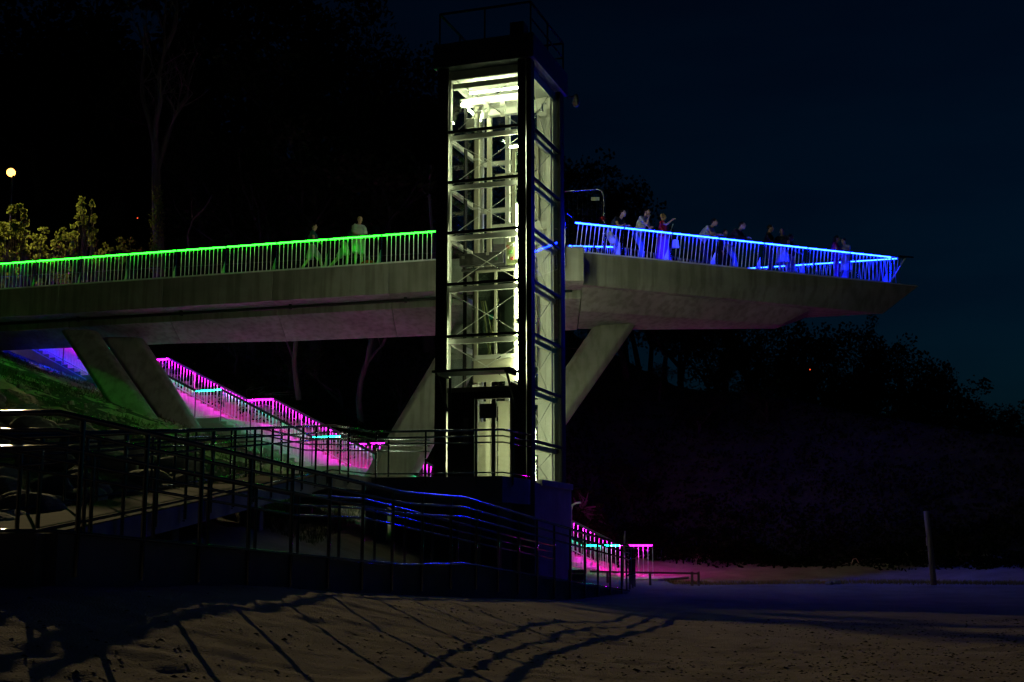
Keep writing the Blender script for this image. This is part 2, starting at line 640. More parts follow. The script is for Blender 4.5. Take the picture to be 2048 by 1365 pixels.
DECK = 9.05
fb = thing('footbridge', 'long grey concrete footbridge passing behind the lift tower and ending in a pointed deck', 'footbridge', (-2, 41, 0))
mb = MB()
stations = [-40, -32, -26, -20, -16, -12, -8, -4, 0, 2.19]
ring = []
for x in stations:
    yn, yf = near_y(x), far_y(x)
    zb = 7.14 + (0.08 if x < -8 else 0.0)
    ring.append([(x, yn, DECK), (x, yn, 8.04), (x, yn + 1.15, 8.04), (x, yn + 1.15, 7.75), (x, yf, zb), (x, yf, DECK)])
n = 6
for i in range(len(ring) - 1):
    mb = MB()
    g_ = 0.007
    mb.v += [(x + g_, y, z) for x, y, z in ring[i]] + [(x - g_, y, z) for x, y, z in ring[i + 1]]
    for k in range(n):
        k2 = (k + 1) % n
        mb.f.append((k, k2, n + k2, n + k))
    mb.f.append(tuple(reversed(range(n))))
    mb.f.append(tuple(n + k for k in range(n)))
    mb.obj('deck_segment', M['concrete'], fb, bevel=0.012)
# pointed platform: upper hull
top = [(2.2, 39.0), (14.4, 44.3), (8.2, 46.0), (3.6, 42.4), (2.2, 42.3)]
bot = [(2.2, 39.02), (13.05, 44.12), (8.1, 45.7), (3.6, 42.35), (2.2, 42.25)]
mb = MB()
mb.hexa([(x, y, 8.03) for x, y in bot], [(x, y, DECK) for x, y in top])
tag(mb.obj('platform_hull', M['concrete'], fb, bevel=0.015), 'pointed concrete hull of the viewing platform')
kt = [(2.2, 39.35, 8.03), (10.35, 43.25, 8.03), (10.5, 45.0, 8.03), (4.3, 42.75, 8.03), (2.2, 42.2, 8.03)]
kb = [(2.2, 40.25, 7.42), (9.3, 43.45, 7.52), (9.35, 44.5, 7.56), (4.2, 42.6, 7.2), (2.2, 42.1, 7.15)]
mb = MB(); mb.hexa(kb, kt)
mb.obj('keel', M['concrete'], fb, bevel=0.01)
# block that ties the lift landing to the deck
mb = MB(); mb.box((1.55, 38.15, 7.97), (2.2, 39.6, 9.052))
tag(mb.obj('deck_bracket', M['concrete'], fb, bevel=0.012), 'square concrete block at the corner of the platform')
mb = MB(); mb.box((-0.55, 36.0, 8.6), (1.546, 40.5, 9.047))
mb.obj('link_slab', M['concrete'], fb, bevel=0.01)
# formwork joints: thin ribs on the soffit of the overhang (pipes under the recessed beam)
mb = MB()
mb.tube([(x, near_y(x) + 0.8, 7.95) for x in (-30, -16, -8, 1.9)], 0.05, 8)
mb.obj('service_pipe', M['dark_steel'], fb, smooth=True)
for x in (-15.5, -11.5, -7.5, -3.5, 0.3):
    mb = MB(); mb.box((x - 0.04, near_y(x) + 0.72, 7.88), (x + 0.04, near_y(x) + 0.88, 8.045))
    mb.obj('pipe_clip', M['dark_steel'], fb)


def leg(ptop, wt, pbot, wb, dt, db):
    pt, pb = Vector(ptop), Vector(pbot)
    mbl = MB()
    NS = 6
    rings = []
    for i in range(NS + 1):
        t = i / NS
        c = pt.lerp(pb, t)
        w = wt + (wb - wt) * t
        d = dt + (db - dt) * t
        ch = min(w, d) * 0.28
        hw, hd = w / 2, d / 2
        rings.append([(c.x - hw + ch, c.y - hd, c.z), (c.x + hw - ch, c.y - hd, c.z), (c.x + hw, c.y - hd + ch, c.z), (c.x + hw, c.y + hd - ch, c.z),
                      (c.x + hw - ch, c.y + hd, c.z), (c.x - hw + ch, c.y + hd, c.z), (c.x - hw, c.y + hd - ch, c.z), (c.x - hw, c.y - hd + ch, c.z)])
    for r_ in rings: mbl.v += r_
    for i in range(NS):
        for k in range(8):
            k2 = (k + 1) % 8
            mbl.f.append((i * 8 + k, (i + 1) * 8 + k, (i + 1) * 8 + k2, i * 8 + k2))
    mbl.f.append(tuple(range(8)))
    mbl.f.append(tuple(reversed([NS * 8 + k for k in range(8)])))
    o = mbl.obj('leg', M['concrete'], fb)
    md = o.modifiers.new('bevel', 'BEVEL'); md.width = 0.06; md.segments = 3; md.limit_method = 'ANGLE'; md.angle_limit = math.radians(20)
    return o


leg((-15.45, 44.9, 7.55), 1.25, (-11.45, 41.6, 3.0), 1.35, 0.6, 0.6)
leg((-14.0, 45.3, 7.35), 1.45, (-10.2, 43.1, 2.6), 1.15, 0.6, 0.6)
leg((-1.2, 42.4, 7.3), 1.5, (-5.0, 42.0, 0.4), 1.8, 0.8, 0.9)
leg((3.5, 42.3, 7.35), 1.4, (-2.6, 39.4, -1.6), 1.1, 0.8, 0.9)
# abutment at the left end
mb = MB(); mb.hexa([(-21.5, 44.9, 4.5), (-17.0, 44.0, 4.5), (-16.4, 47.0, 4.5), (-21.5, 48.5, 4.5)],
                   [(-23, 45.6, 7.9), (-16.0, 44.6, 7.55), (-15.6, 46.6, 7.2), (-23, 48.6, 7.2)])


def balustrade(t, pts, h, step, panel, led, along=0.0, post_mat='steel', strip_side=None, led_flags=None, r=0.013, rail_w=0.05, bracket=True,
               strips=True, inner=None, end_lean=0.0, strip_mats=None, post_every=None, zrail=None):
    """pts: base line of the railing. One bar per baluster, one strip per panel."""
    pts = [Vector(p) for p in pts]
    for si in range(len(pts) - 1):
        p, q = pts[si], pts[si + 1]
        d = q - p
        L = d.length
        hd = Vector((d.x, d.y, 0)).normalized()
        nrm = Vector((hd.y, -hd.x, 0))            # towards the right of the direction of travel
        up = Vector((0, 0, h))
        lean = hd * along * h
        sm = M[strip_mats[si]] if strip_mats else M[led]
        rect('handrail', p + up + lean, q + up + lean, rail_w, 0.035, M['rail_dark'], t)
        if bracket:
            rect('bottom_rail', p + Vector((0, 0, 0.05)), q + Vector((0, 0, 0.05)), 0.03, 0.02, M['zinc'], t)
        if inner is not None and not (led == 'led_pink' and si >= len(pts) - 3):
            rect('lip', p + up + lean + nrm * inner * 0.036 + Vector((0, 0, -0.034)), q + up + lean + nrm * inner * 0.036 + Vector((0, 0, -0.034)), 0.006, 0.052, M['rail_dark'], t)  # added lip, put in to block strip light going sideways
        npan = max(1, int(round(L / panel)))
        hidden = led_flags[si] if led_flags else False
        if hidden:
            off = nrm * strip_side * 0.035
            rect('lip', p + up + lean - nrm * strip_side * 0.034 + Vector((0, 0, -0.035)), q + up + lean - nrm * strip_side * 0.034 + Vector((0, 0, -0.035)), 0.006, 0.056, M['rail_dark'], t)  # added lip, put in to cover the strip from the front
        else:
            off = Vector((0, 0, 0))
        for k in range(npan):
            a = p + d * (k / npan) + up + lean
            b = p + d * ((k + 1) / npan) + up + lean
            dd = (b - a).normalized() * 0.035
            zo = Vector((0, 0, -0.035))
            if strips: rect('light_strip', a + dd + zo, b - dd + zo, 0.05, 0.022, sm, t)
            base = p + d * (k / npan)
            rect('post', base - Vector((0, 0, 0.12)), base + lean + Vector((0, 0, h - 0.018)), 0.05, 0.014, M[post_mat], t, up=hd)
        nb = max(2, int(round(L / step)))
        for k in range(1, nb):
            base = p + d * (k / nb)
            if (k * npan) % nb < npan * 0.5 or (k * npan) % nb > nb - npan * 0.5:
                continue
            bar('baluster', base + Vector((0, 0, 0.03)), base + lean + Vector((0, 0, h - 0.02)), r, M['zinc'], t, 6)
    base = pts[-1]
    rect('post', base - Vector((0, 0, 0.12)), base + lean + Vector((0, 0, h - 0.018)), 0.05, 0.014, M[post_mat], t, up=hd)


def foot_bracket(t, base, inward, mat):
    """perforated triangular bracket behind a railing post"""
    b = Vector(base); i = Vector(inward).normalized()
    s = Vector((i.y, -i.x, 0)) * 0.012
    p0, p1, p2 = b + i * 0.03, b + i * 0.30, b + Vector((0, 0, 0.5)) + i * 0.03
    mbk = MB(); mbk.hexa([p0 - s, p1 - s, p2 - s], [p0 + s, p1 + s, p2 + s])
    return mbk.obj('foot_bracket', mat, t)


# green railing on the near side of the footbridge
gr = thing('bridge_railing', 'footbridge railing lit green along its handrail, left of the lift tower', 'railing', (-8, 41.8, DECK))
gx0, gx1 = -24.3, -2.45
balustrade(gr, [(gx0, near_y(gx0) + 0.06, DECK), (gx1, near_y(gx1) + 0.06, DECK)], 1.0, 0.155, 1.9, 'led_green', inner=-1, r=0.016)
M['bracket_blue'] = noise_mat('bracket zinc', (0.35, 0.36, 0.40), (0.45, 0.46, 0.5), 9, 0.5, 0)
for k in range(12):
    x = gx0 + (gx1 - gx0) * k / 12
    foot_bracket(gr, (x, near_y(x) + 0.1, DECK), (-0.7, 0.7, 0), M['bracket_blue'])
rect('kerb_strip', (gx0, near_y(gx0) - 0.004, DECK + 0.01), (gx1, near_y(gx1) - 0.004, DECK + 0.01), 0.02, 0.03, M['zinc'], gr)
# the other side of the footbridge has a plain dark railing
gf = thing('bridge_railing', 'plain dark railing along the far side of the footbridge', 'railing', (-8, 45, DECK))
for x in np.arange(-24, 1.9, 1.9):
    rect('post', (x, far_y(x) - 0.08, DECK), (x, far_y(x) - 0.08, DECK + 1.0), 0.04, 0.014, M['dark_steel'], gf)
rect('handrail', (-24, far_y(-24 + 4) + 1.1, DECK + 1.02), (-20, far_y(-20) - 0.08, DECK + 1.02), 0.05, 0.035, M['rail_dark'], gf)
rect('handrail', (-20, far_y(-20) - 0.08, DECK + 1.02), (1.95, far_y(1.95) - 0.08, DECK + 1.02), 0.05, 0.035, M['rail_dark'], gf)

# blue railing, near side of the platform
br = thing('platform_railing', 'viewing platform railing lit blue, near side, with people leaning on it', 'railing', (8, 41.6, DECK))
bd = (Vector((14.4, 44.3, 0)) - Vector((2.2, 39.0, 0))).normalized()
b0 = Vector((1.85, 38.97, DECK)); b1 = Vector((2.2, 39.06, DECK)) + bd * 12.05
balustrade(br, [b0, b1], 1.0, 0.15, 1.78, 'led_blue', along=0.13, inner=-1)
rect('kerb_strip', Vector((2.2, 38.99, DECK + 0.01)), Vector((14.38, 44.29, DECK + 0.01)), 0.02, 0.03, M['zinc'], br)
for k in range(1, 8):
    b = b0.lerp(b1, k / 7.0)
    foot_bracket(br, b + Vector((0, 0.08, 0)), (-0.75, 0.65, 0), M['zinc'])
mb = MB(); mb.tube([(1.62, 38.05, 8.35), (1.62, 38.05, 10.0), (1.70, 38.3, 10.13), (1.9, 38.9, 10.13)], 0.022, 8)
mb.obj('end_post', M['steel'], br, smooth=True)
rect('prow_bar', b1 + Vector((0, 0, 0.02)), b1 + bd * 0.75 + Vector((0, 0, 1.0)), 0.04, 0.03, M['zinc'], br)
rect('prow_rail', b1 + bd * 0.13 + Vector((0, 0, 1.0)), b1 + bd * 0.75 + Vector((0, 0, 1.0)), 0.05, 0.035, M['rail_dark'], br)
for k in range(1, 4):
    t_ = k / 4
    bar('baluster', b1 + bd * 0.75 * t_ * 0.9 + Vector((0, 0, 1.0 * t_ * 0.9)), b1 + bd * (0.13 + 0.62 * t_) + Vector((0, 0, 0.99)), 0.0085, M['zinc'], br, 6)
# far side
bfr = thing('platform_railing', 'blue lit far railing of the platform, meeting the near one at the point', 'railing', (9, 45.6, DECK))
c1 = Vector((8.2, 45.9, DECK)); tip = b1 + bd * 0.5 + Vector((0, 0.03, 0))
balustrade(bfr, [tip, c1], 1.0, 0.15, 1.6, 'led_blue', along=0.05, inner=1)
bfl = thing('platform_railing', 'blue lit railing along the back of the platform, behind the metal gate', 'railing', (4, 42.6, DECK))
balustrade(bfl, [(3.7, 42.38, DECK), (1.9, 42.2, DECK)], 1.0, 0.15, 1.0, 'led_blue')
balustrade(bfl, [(8.1, 45.8, DECK), (3.75, 42.42, DECK)], 1.0, 0.15, 1.8, 'led_blue', strips=False, inner=1)

# dark horizontal spike at the prow
sp = MB(); sp.tube([tip + Vector((0.0, 0, 1.05)), tip + Vector((0.55, 0.2, 1.05))], 0.03, 8)
tag(sp.obj('pennant_arm', M['rail_dark'], None, smooth=True), 'short dark bar sticking out beyond the tip of the blue railing', 'bar')

# gate at the platform entrance
gt = thing('access_gate', 'tall dark mesh gate in a rounded silver pipe frame with a yellow plate', 'gate', (2.2, 41.6, DECK))
pz = [place(1122, 383, 41.3), place(1150, 381, 41.3), place(1195, 378, 41.3), place(1204, 382, 41.3), place(1208, 394, 41.3), place(1208, 440, 41.3)]
pz.append(Vector((pz[-1].x, 41.3, DECK)))
mb = MB(); mb.tube(pz, 0.045, 10)
mb.obj('pipe_frame', M['steel'], gt, smooth=True)
pa, pb = pz[0], pz[-1]
for k in range(9):
    x = pa.x + 0.08 + (pb.x - pa.x - 0.16) * k / 8
    bar('mesh_wire', (x, 41.34, DECK + 0.1), (x, 41.34, pz[1].z - 0.06), 0.008, M['mesh_black'], gt, 6)
for k in range(12):
    z = DECK + 0.15 + k * 0.17
    bar('mesh_wire', (pa.x + 0.02, 41.32, z), (pb.x - 0.02, 41.32, z), 0.006, M['mesh_black'], gt, 6)
mb = MB(); q0, q1 = place(1182, 394, 41.25), place(1199, 401, 41.25)
mb.box((q0.x, 41.25, q1.z), (q1.x, 41.262, q0.z))
M['yellow_plate'] = noise_mat('pale yellow plate', (0.55, 0.55, 0.2), (0.62, 0.62, 0.25), 10, 0.5, 0)
tag(mb.obj('name_plate', M['yellow_plate'], gt), 'small pale yellow plate')
mb = MB()
c = place(1205, 437, 41.2)
for k in range(7):
    a = k * 0.9
    mb.tube([c, c + Vector((0.13 * math.cos(a), 0.02, 0.10 * math.sin(a)))], [0.02, 0.008], 5)
mb.ball(c, (0.07, 0.05, 0.06))
tag(mb.obj('ribbon', cloth('red ribbon', (0.5, 0.03, 0.03)), None), 'red ribbon knotted round the silver gate pipe', 'ribbon')

# ================================================================== lift tower
C0 = Vector((0.50, 32.4, 0))
U = Vector((-0.9466, 0.3223, 0))
V = Vector((0.3223, 0.9466, 0))
LA, LB = 2.675, 3.09
R_T = Matrix((U, V, Vector((0, 0, 1)))).transposed().to_4x4()


def T(a, b, z):
    return C0 + U * a + V * b + Vector((0, 0, z))


def tbox(name, lo, hi, mat, parent, bevel=0):
    m_ = MB()
    (a0, b0_, z0), (a1, b1_, z1) = lo, hi
    bt = [T(a0, b0_, z0), T(a0, b1_, z0), T(a1, b1_, z0), T(a1, b0_, z0)]
    tp = [T(a0, b0_, z1), T(a0, b1_, z1), T(a1, b1_, z1), T(a1, b0_, z1)]
    m_.hexa(bt, tp)
    return m_.obj(name, mat, parent, bevel=bevel)


tw = thing('lift_tower', 'tall glass lift tower in a dark steel frame, lit yellow white inside', 'tower', C0 + Vector((-0.8, 1.8, -1.1)))
Z0, ZT = 1.63, 12.84
levels = [1.63, 2.64, 4.04, 5.43, 6.83, 8.23, 9.63, 11.03, 12.84]
# plinth with a recessed opening
plm = MB()
tbox('plinth', (-0.10, -0.06, -1.5), (0.52, 3.25, 1.55), M['concrete_ramp'], tw, 0.01)
tbox('plinth', (2.1, -0.06, -1.5), (2.8, 3.25, 1.55), M['concrete_ramp'], tw, 0.01)
tbox('plinth', (0.52, 0.9, -1.5), (2.1, 3.2, 1.55), M['concrete_ramp'], tw)
tbox('plinth', (0.52, -0.058, 0.95), (2.1, 0.9, 1.549), M['concrete_ramp'], tw)
tbox('plinth_cap', (-0.14, 0.45, 1.50), (0.0, 3.3, 1.66), M['concrete_ramp'], tw, 0.01)
# dark outer columns
for lo, hi in (((0.0, 0.0), (0.13, 0.30)), ((0.165, 0.0), (0.37, 0.065)), ((2.36, 0.0), (2.675, 0.065)), ((0.0, 2.72), (0.22, 3.09)), ((2.45, 2.87), (2.675, 3.09))):
    tbox('column', (lo[0], lo[1], Z0 - 0.08), (hi[0], hi[1], ZT), M['dark_steel'], tw, 0.008)
# transoms and panes
for i, z in enumerate(levels):
    if i == len(levels) - 1: continue
    if i >= 1:
        if z > 4.5:
            tbox('transom', (0.37, 0.02, z - 0.035), (2.36, 0.10, z + 0.035), M['dark_steel'], tw)
        tbox('transom', (0.02, 0.30, z - 0.035), (0.10, 2.72, z + 0.035), M['dark_steel'], tw)
        tbox('transom', (2.575, 0.22, z - 0.035), (2.655, 2.87, z + 0.035), M['dark_steel'], tw)
        tbox('transom', (0.22, 2.99, z - 0.035), (2.45, 3.07, z + 0.035), M['dark_steel'], tw)
    zt = levels[i + 1]
    za, zb = z + 0.036, zt - 0.036
    if zt > 4.5:
        zz = max(za, 4.12)
        tbox('glass_pane', (0.371, 0.05, zz), (2.359, 0.062, zb), M['glass'], tw)
    tbox('glass_pane', (0.05, 0.301, za), (0.062, 2.719, zb), M['glass'], tw)
    tbox('glass_pane', (2.61, 0.221, za), (2.622, 2.869, zb), M['glass'], tw)
    tbox('glass_pane', (0.221, 3.03, za), (2.449, 3.042, zb), M['glass'], tw)
# lighter inner frame: posts, ring beams, crossed tie rods
IA0, IA1, IB0, IB1 = 0.16, 2.50, 0.20, 2.88
for a in (IA0, IA1 - 0.14):
    for b in (IB0, IB1 - 0.14):
        tbox('inner_post', (a, b, Z0), (a + 0.14, b + 0.14, ZT - 0.02), M['white_steel'], tw, 0.006)
tbox('inner_post', (0.16, 2.30, Z0), (0.28, 2.42, ZT - 0.3), M['white_steel'], tw, 0.006)
for k_, (a0_, a1_) in enumerate(((0.31, 0.40), (0.412, 0.50), (0.503, 0.72))):
    tbox('lining_board', (a0_, 2.80, Z0), (a1_, 2.83, ZT - 0.3), M['white_steel'], tw)
tbox('inner_post', (1.55, IB1 - 0.14, Z0), (1.67, IB1, ZT - 0.3), M['white_steel'], tw)
for z in levels[1:]:
    h = 0.13 if z < 12 else 0.22
    zz = z - 0.05
    if z > 4.2:
        tbox('ring_beam', (IA0 + 0.14, IB0 + 0.01, zz - h), (IA1 - 0.14, IB0 + 0.10, zz), M['white_steel'], tw)
    tbox('ring_beam', (IA0 + 0.01, IB0 + 0.14, zz - h), (IA0 + 0.10, IB1 - 0.14, zz), M['white_steel'], tw)
    tbox('ring_beam', (IA1 - 0.10, IB0 + 0.14, zz - h), (IA1 - 0.01, IB1 - 0.14, zz), M['white_steel'], tw)
    tbox('ring_beam', (IA0 + 0.14, IB1 - 0.10, zz - h), (IA1 - 0.14, IB1 - 0.01, zz), M['white_steel'], tw)
for i in range(len(levels) - 1):
    za, zb = levels[i] + 0.03, levels[i + 1] - 0.20
    if i > 0: za = levels[i] - 0.02
    quads_ = []
    if levels[i] > 4.0:
        quads_.append((T(IA0 + 0.16, IB0 + 0.04, za), T(IA1 - 0.16, IB0 + 0.04, zb), T(IA0 + 0.16, IB0 + 0.07, zb), T(IA1 - 0.16, IB0 + 0.07, za)))
    quads_.append((T(IA0 + 0.04, IB0 + 0.15, za), T(IA0 + 0.04, 2.30, zb), T(IA0 + 0.07, IB0 + 0.15, zb), T(IA0 + 0.07, 2.30, za)))
    for p1, p2, p3, p4 in quads_:
        bar('tie_rod', p1, p2, 0.011, M['white_steel'], tw, 6)
        bar('tie_rod', p3, p4, 0.011, M['white_steel'], tw, 6)
        bar('turnbuckle', p1.lerp(p2, 0.30), p1.lerp(p2, 0.36), 0.022, M['steel'], tw, 6)
        bar('turnbuckle', p3.lerp(p4, 0.30), p3.lerp(p4, 0.36), 0.022, M['steel'], tw, 6)
# guide rails, cable tray and back wall frames of the shaft
tbox('guide_rail', (1.86, 1.05, 3.9), (1.98, 1.17, 12.3), M['cream'], tw)
tbox('guide_rail', (1.99, 1.09, 3.9), (2.03, 1.13, 12.2), M['machine'], tw)
tbox('guide_rail', (1.86, 2.05, Z0), (1.98, 2.17, 12.3), M['cream'], tw)
tbox('cable_tray', (2.16, 0.80, Z0), (2.20, 0.98, 12.0), M['mesh_black'], tw)
for z in np.arange(4.2, 12.2, 0.7):
    tbox('rail_clip', (1.84, 1.0, z), (2.0, 1.22, z + 0.05), M['white_steel'], tw)
# a landing door frame facing the platform, upper floor, at the back of the shaft
tbox('back_door_frame', (0.62, 2.60, 9.05), (0.74, 2.72, 11.4), M['cream'], tw)
tbox('back_door_frame', (1.32, 2.60, 9.05), (1.42, 2.72, 11.4), M['cream'], tw)
tbox('back_door_frame', (0.741, 2.601, 11.15), (1.319, 2.719, 11.4), M['cream'], tw)
tbox('back_door_frame', (0.3, 2.58, 8.80), (2.0, 2.74, 9.04), M['white_steel'], tw)
tbox('back_door_panel', (0.75, 2.64, 9.05), (1.31, 2.66, 11.14), M['glass_car'], tw)
tbox('sign_strip', (0.75, 2.56, 10.35), (1.9, 2.575, 10.52), M['cream'], tw)
for k in range(7):
    tbox('sign_mark', (0.82 + 0.075 * k + (0.25 if k > 3 else 0), 2.55, 10.39), (0.86 + 0.075 * k + (0.25 if k > 3 else 0), 2.558, 10.48), M['machine'], tw)
# head of the shaft: beams and lifting eyes
tbox('head_beam', (0.30, 0.9, 12.05), (2.36, 1.06, 12.25), M['white_steel'], tw, 0.005)
tbox('head_beam', (0.30, 1.9, 12.05), (2.36, 2.06, 12.25), M['white_steel'], tw, 0.005)
tbox('head_beam', (0.30, 0.34, 12.35), (2.36, 0.46, 12.5), M['white_steel'], tw)
tbox('ceiling_panel', (0.16, 0.2, 12.74), (2.5, 2.88, 12.80), M['white_steel'], tw)
for a in (0.62, 1.10, 1.58):
    g_ = MB()
    m4 = R_T.copy(); m4.translation = T(a, 0.88, 11.86)
    for k in range(16):
        a0, a1 = 2 * PI * k / 16, 2 * PI * (k + 1) / 16
        pts_ = []
        for (rr, aa) in ((0.05, a0), (0.10, a0), (0.10, a1), (0.05, a1)):
            pts_.append(Vector((rr * math.cos(aa), -0.012, rr * math.sin(aa))))
        g_.hexa([m4 @ p for p in pts_], [m4 @ (p + Vector((0, 0.024, 0))) for p in pts_])
    g_.hexa([m4 @ Vector(p) for p in ((-0.07, -0.014, 0.07), (0.07, -0.014, 0.07), (0.07, 0.014, 0.07), (-0.07, 0.014, 0.07))],
            [m4 @ Vector(p) for p in ((-0.07, -0.014, 0.22), (0.07, -0.014, 0.22), (0.07, 0.014, 0.22), (-0.07, 0.014, 0.22))])
    if a > 0.7:
        g_.hexa([m4 @ Vector(p) for p in ((-0.06, -0.013, -0.24), (0.06, -0.013, -0.24), (0.06, 0.013, -0.24), (-0.06, 0.013, -0.24))],
                [m4 @ Vector(p) for p in ((-0.06, -0.013, -0.08), (0.06, -0.013, -0.08), (0.06, 0.013, -0.08), (-0.06, 0.013, -0.08))])
    else:
        g_.hexa([m4 @ Vector(p) for p in ((0.0, -0.013, -0.24), (0.012, -0.013, -0.24), (0.012, 0.013, -0.24), (0.0, 0.013, -0.24))],
                [m4 @ Vector(p) for p in ((-0.07, -0.013, -0.07), (0.07, -0.013, -0.07), (0.07, 0.013, -0.07), (-0.07, 0.013, -0.07))])
    g_.obj('lifting_eye', M['white_steel'], tw)
# hoist pulley and chain box
tbox('hoist_box', (1.86, 0.72, 11.35), (2.12, 0.98, 11.62), M['white_steel'], tw, 0.02)
q = MB(); q.tube([T(1.80, 0.84, 11.1), T(1.80, 0.84, 11.9)], 0.02, 6); q.obj('hoist_chain', M['machine'], tw)
q = MB(); q.tube([T(1.76, 0.8, 11.15), T(1.76, 0.9, 11.15)], 0.12, 14); q.obj('pulley', M['steel'], tw, smooth=False)


def lit_tube(p, q, r=0.022):
    p, q = Vector(p), Vector(q)
    d = (q - p).normalized()
    o = bar('light_and_fill_tube', p, q, r, M['tube'], tw, 8)
    bar('tube_socket', p - d * 0.04, p, r * 1.3, M['white_steel'], tw, 8)
    bar('tube_socket', q, q + d * 0.04, r * 1.3, M['white_steel'], tw, 8)
    return o


lit_tube(T(2.20, 0.55, 12.02), T(2.20, 2.1, 12.02), 0.03)
lit_tube(T(0.55, 0.72, 12.33), T(2.0, 0.72, 12.33), 0.03)
lit_tube(T(0.44, 0.60, 10.62), T(0.80, 0.60, 10.62))
lit_tube(T(0.82, 0.62, 10.64), T(0.90, 1.5, 10.95))
for za_, zb_ in ((4.25, 5.75), (5.9, 7.35), (7.5, 9.0)):
    lit_tube(T(0.56, 0.50, za_), T(0.56, 0.50, zb_), 0.017)
for a_ in (0.47, 1.75):  # added fill tubes hidden by the door surround, brighten the lower shaft
    lit_tube(T(a_, 0.30, 1.9), T(a_, 0.30, 3.5), 0.03)
for za_, zb_ in ((4.2, 5.7), (6.8, 8.3), (9.4, 10.9)):  # added fill tubes tucked behind the corner column, brighten the ring beams
    lit_tube(T(0.31, 0.12, za_), T(0.31, 0.12, zb_), 0.009)
for za_ in (4.0, 6.0, 8.0, 10.0):  # added fill tubes behind the boards, throw light on the platform hull
    lit_tube(T(0.57, 2.93, za_), T(0.57, 2.93, za_ + 1.6), 0.045)
for za_ in (1.9, 4.4, 6.9, 9.4):  # added hidden fill tubes at the left column, for the beam fronts
    lit_tube(T(2.50, 0.13, za_), T(2.50, 0.13, za_ + 1.5), 0.005)
tbox('pit_lining', (1.38, 2.55, Z0), (1.80, 2.60, 3.95), M['cream'], tw)
tbox('pit_lining', (1.84, 2.56, Z0), (2.4, 2.60, 3.4), M['cream'], tw)
# roof: parapet, box, guard rail
tbox('roof_parapet', (-0.10, -0.10, ZT), (2.77, 3.19, 13.52), M['parapet'], tw, 0.02)
tbox('roof_cap', (0.15, 0.2, 13.52), (2.3, 2.9, 13.66), M['parapet'], tw, 0.02)
tbox('roof_box', (0.35, 0.45, 13.66), (0.75, 0.9, 14.12), M['machine'], tw, 0.02)
ZG = 14.42
cor = [(2.62, 0.0), (0.0, 0.0), (0.0, 3.05), (2.62, 3.05)]
for k in range(4):
    (a0, b0_), (a1, b1_) = cor[k], cor[(k + 1) % 4]
    for t_ in (0.0, 0.5):
        p = T(a0 + (a1 - a0) * t_, b0_ + (b1_ - b0_) * t_, 0)
        rect('guard_post', p + Vector((0, 0, 13.5)), p + Vector((0, 0, ZG)), 0.045, 0.045, M['dark_steel'], tw)
    rect('guard_rail', T(a0, b0_, ZG), T(a1, b1_, ZG), 0.05, 0.05, M['dark_steel'], tw)
    if k in (1, 2):
        rect('guard_rail', T(a0, b0_, ZG - 0.45), T(a1, b1_, ZG - 0.45), 0.035, 0.035, M['dark_steel'], tw)
# lower front: portal, doors, sign, canopy
tbox('door_surround', (1.56, 0.0, Z0), (2.30, 0.18, 3.93), M['dark_steel'], tw, 0.01)
tbox('door_surround', (0.371, 0.0, Z0), (0.54, 0.18, 3.93), M['dark_steel'], tw, 0.01)
tbox('door_surround', (0.541, 0.0, 3.74), (1.559, 0.18, 3.93), M['dark_steel'], tw, 0.01)
tbox('door_beam', (0.372, 0.02, 3.932), (2.34, 0.16, 4.06), cloth('olive paint', (0.20, 0.21, 0.14)), tw, 0.01)
ld = tbox('lift_door', (0.545, 0.04, Z0), (0.60, 0.10, 3.73), M['machine'], tw)
tbox('door_glass', (0.60, 0.06, Z0 + 0.03), (0.99, 0.072, 3.70), M['glass'], ld)
tbox('door_frame', (0.60, 0.045, Z0), (0.99, 0.095, Z0 + 0.03), M['machine'], ld)
tbox('door_frame', (0.99, 0.04, Z0), (1.05, 0.10, 3.73), M['machine'], ld)
ld2 = tbox('lift_door', (1.055, 0.06, Z0), (1.11, 0.12, 3.73), M['machine'], tw)
tbox('door_glass', (1.11, 0.08, Z0 + 0.03), (1.50, 0.092, 3.70), M['glass'], ld2)
tbox('door_frame', (1.50, 0.06, Z0), (1.555, 0.12, 3.73), M['machine'], ld2)
tbox('call_panel', (1.72, -0.02, 2.55), (1.86, 0.0, 3.25), M['machine'], tw, 0.004)
bar('call_button', T(1.79, -0.022, 2.8), T(1.79, -0.034, 2.8), 0.03, M['steel'], tw, 12)
sg = tbox('door_sign', (0.93, -0.05, 3.22), (1.40, -0.032, 3.60), M['machine'], tw)
for k in range(5):
    tbox('sign_line', (0.98, -0.054, 3.29 + 0.045 * k), (1.30 - 0.05 * (k % 2), -0.0502, 3.30 + 0.045 * k), cloth('sign ink', (0.10, 0.10, 0.11)), sg)
cn = tbox('canopy', (0.30, -0.85, 4.36), (2.42, 0.0, 4.42), M['dark_steel'], tw, 0.01)
for a in (0.42, 2.30):
    rect('canopy_strut', T(a, -0.75, 4.33), T(a, -0.03, 3.45), 0.05, 0.05, M['dark_steel'], tw)
    rect('canopy_arm', T(a, -0.82, 4.325), T(a, -0.01, 4.325), 0.06, 0.06, M['dark_steel'], tw)
rect('door_post', T(2.20, -0.10, Z0), T(2.20, -0.10, 4.30), 0.07, 0.07, M['dark_steel'], tw)

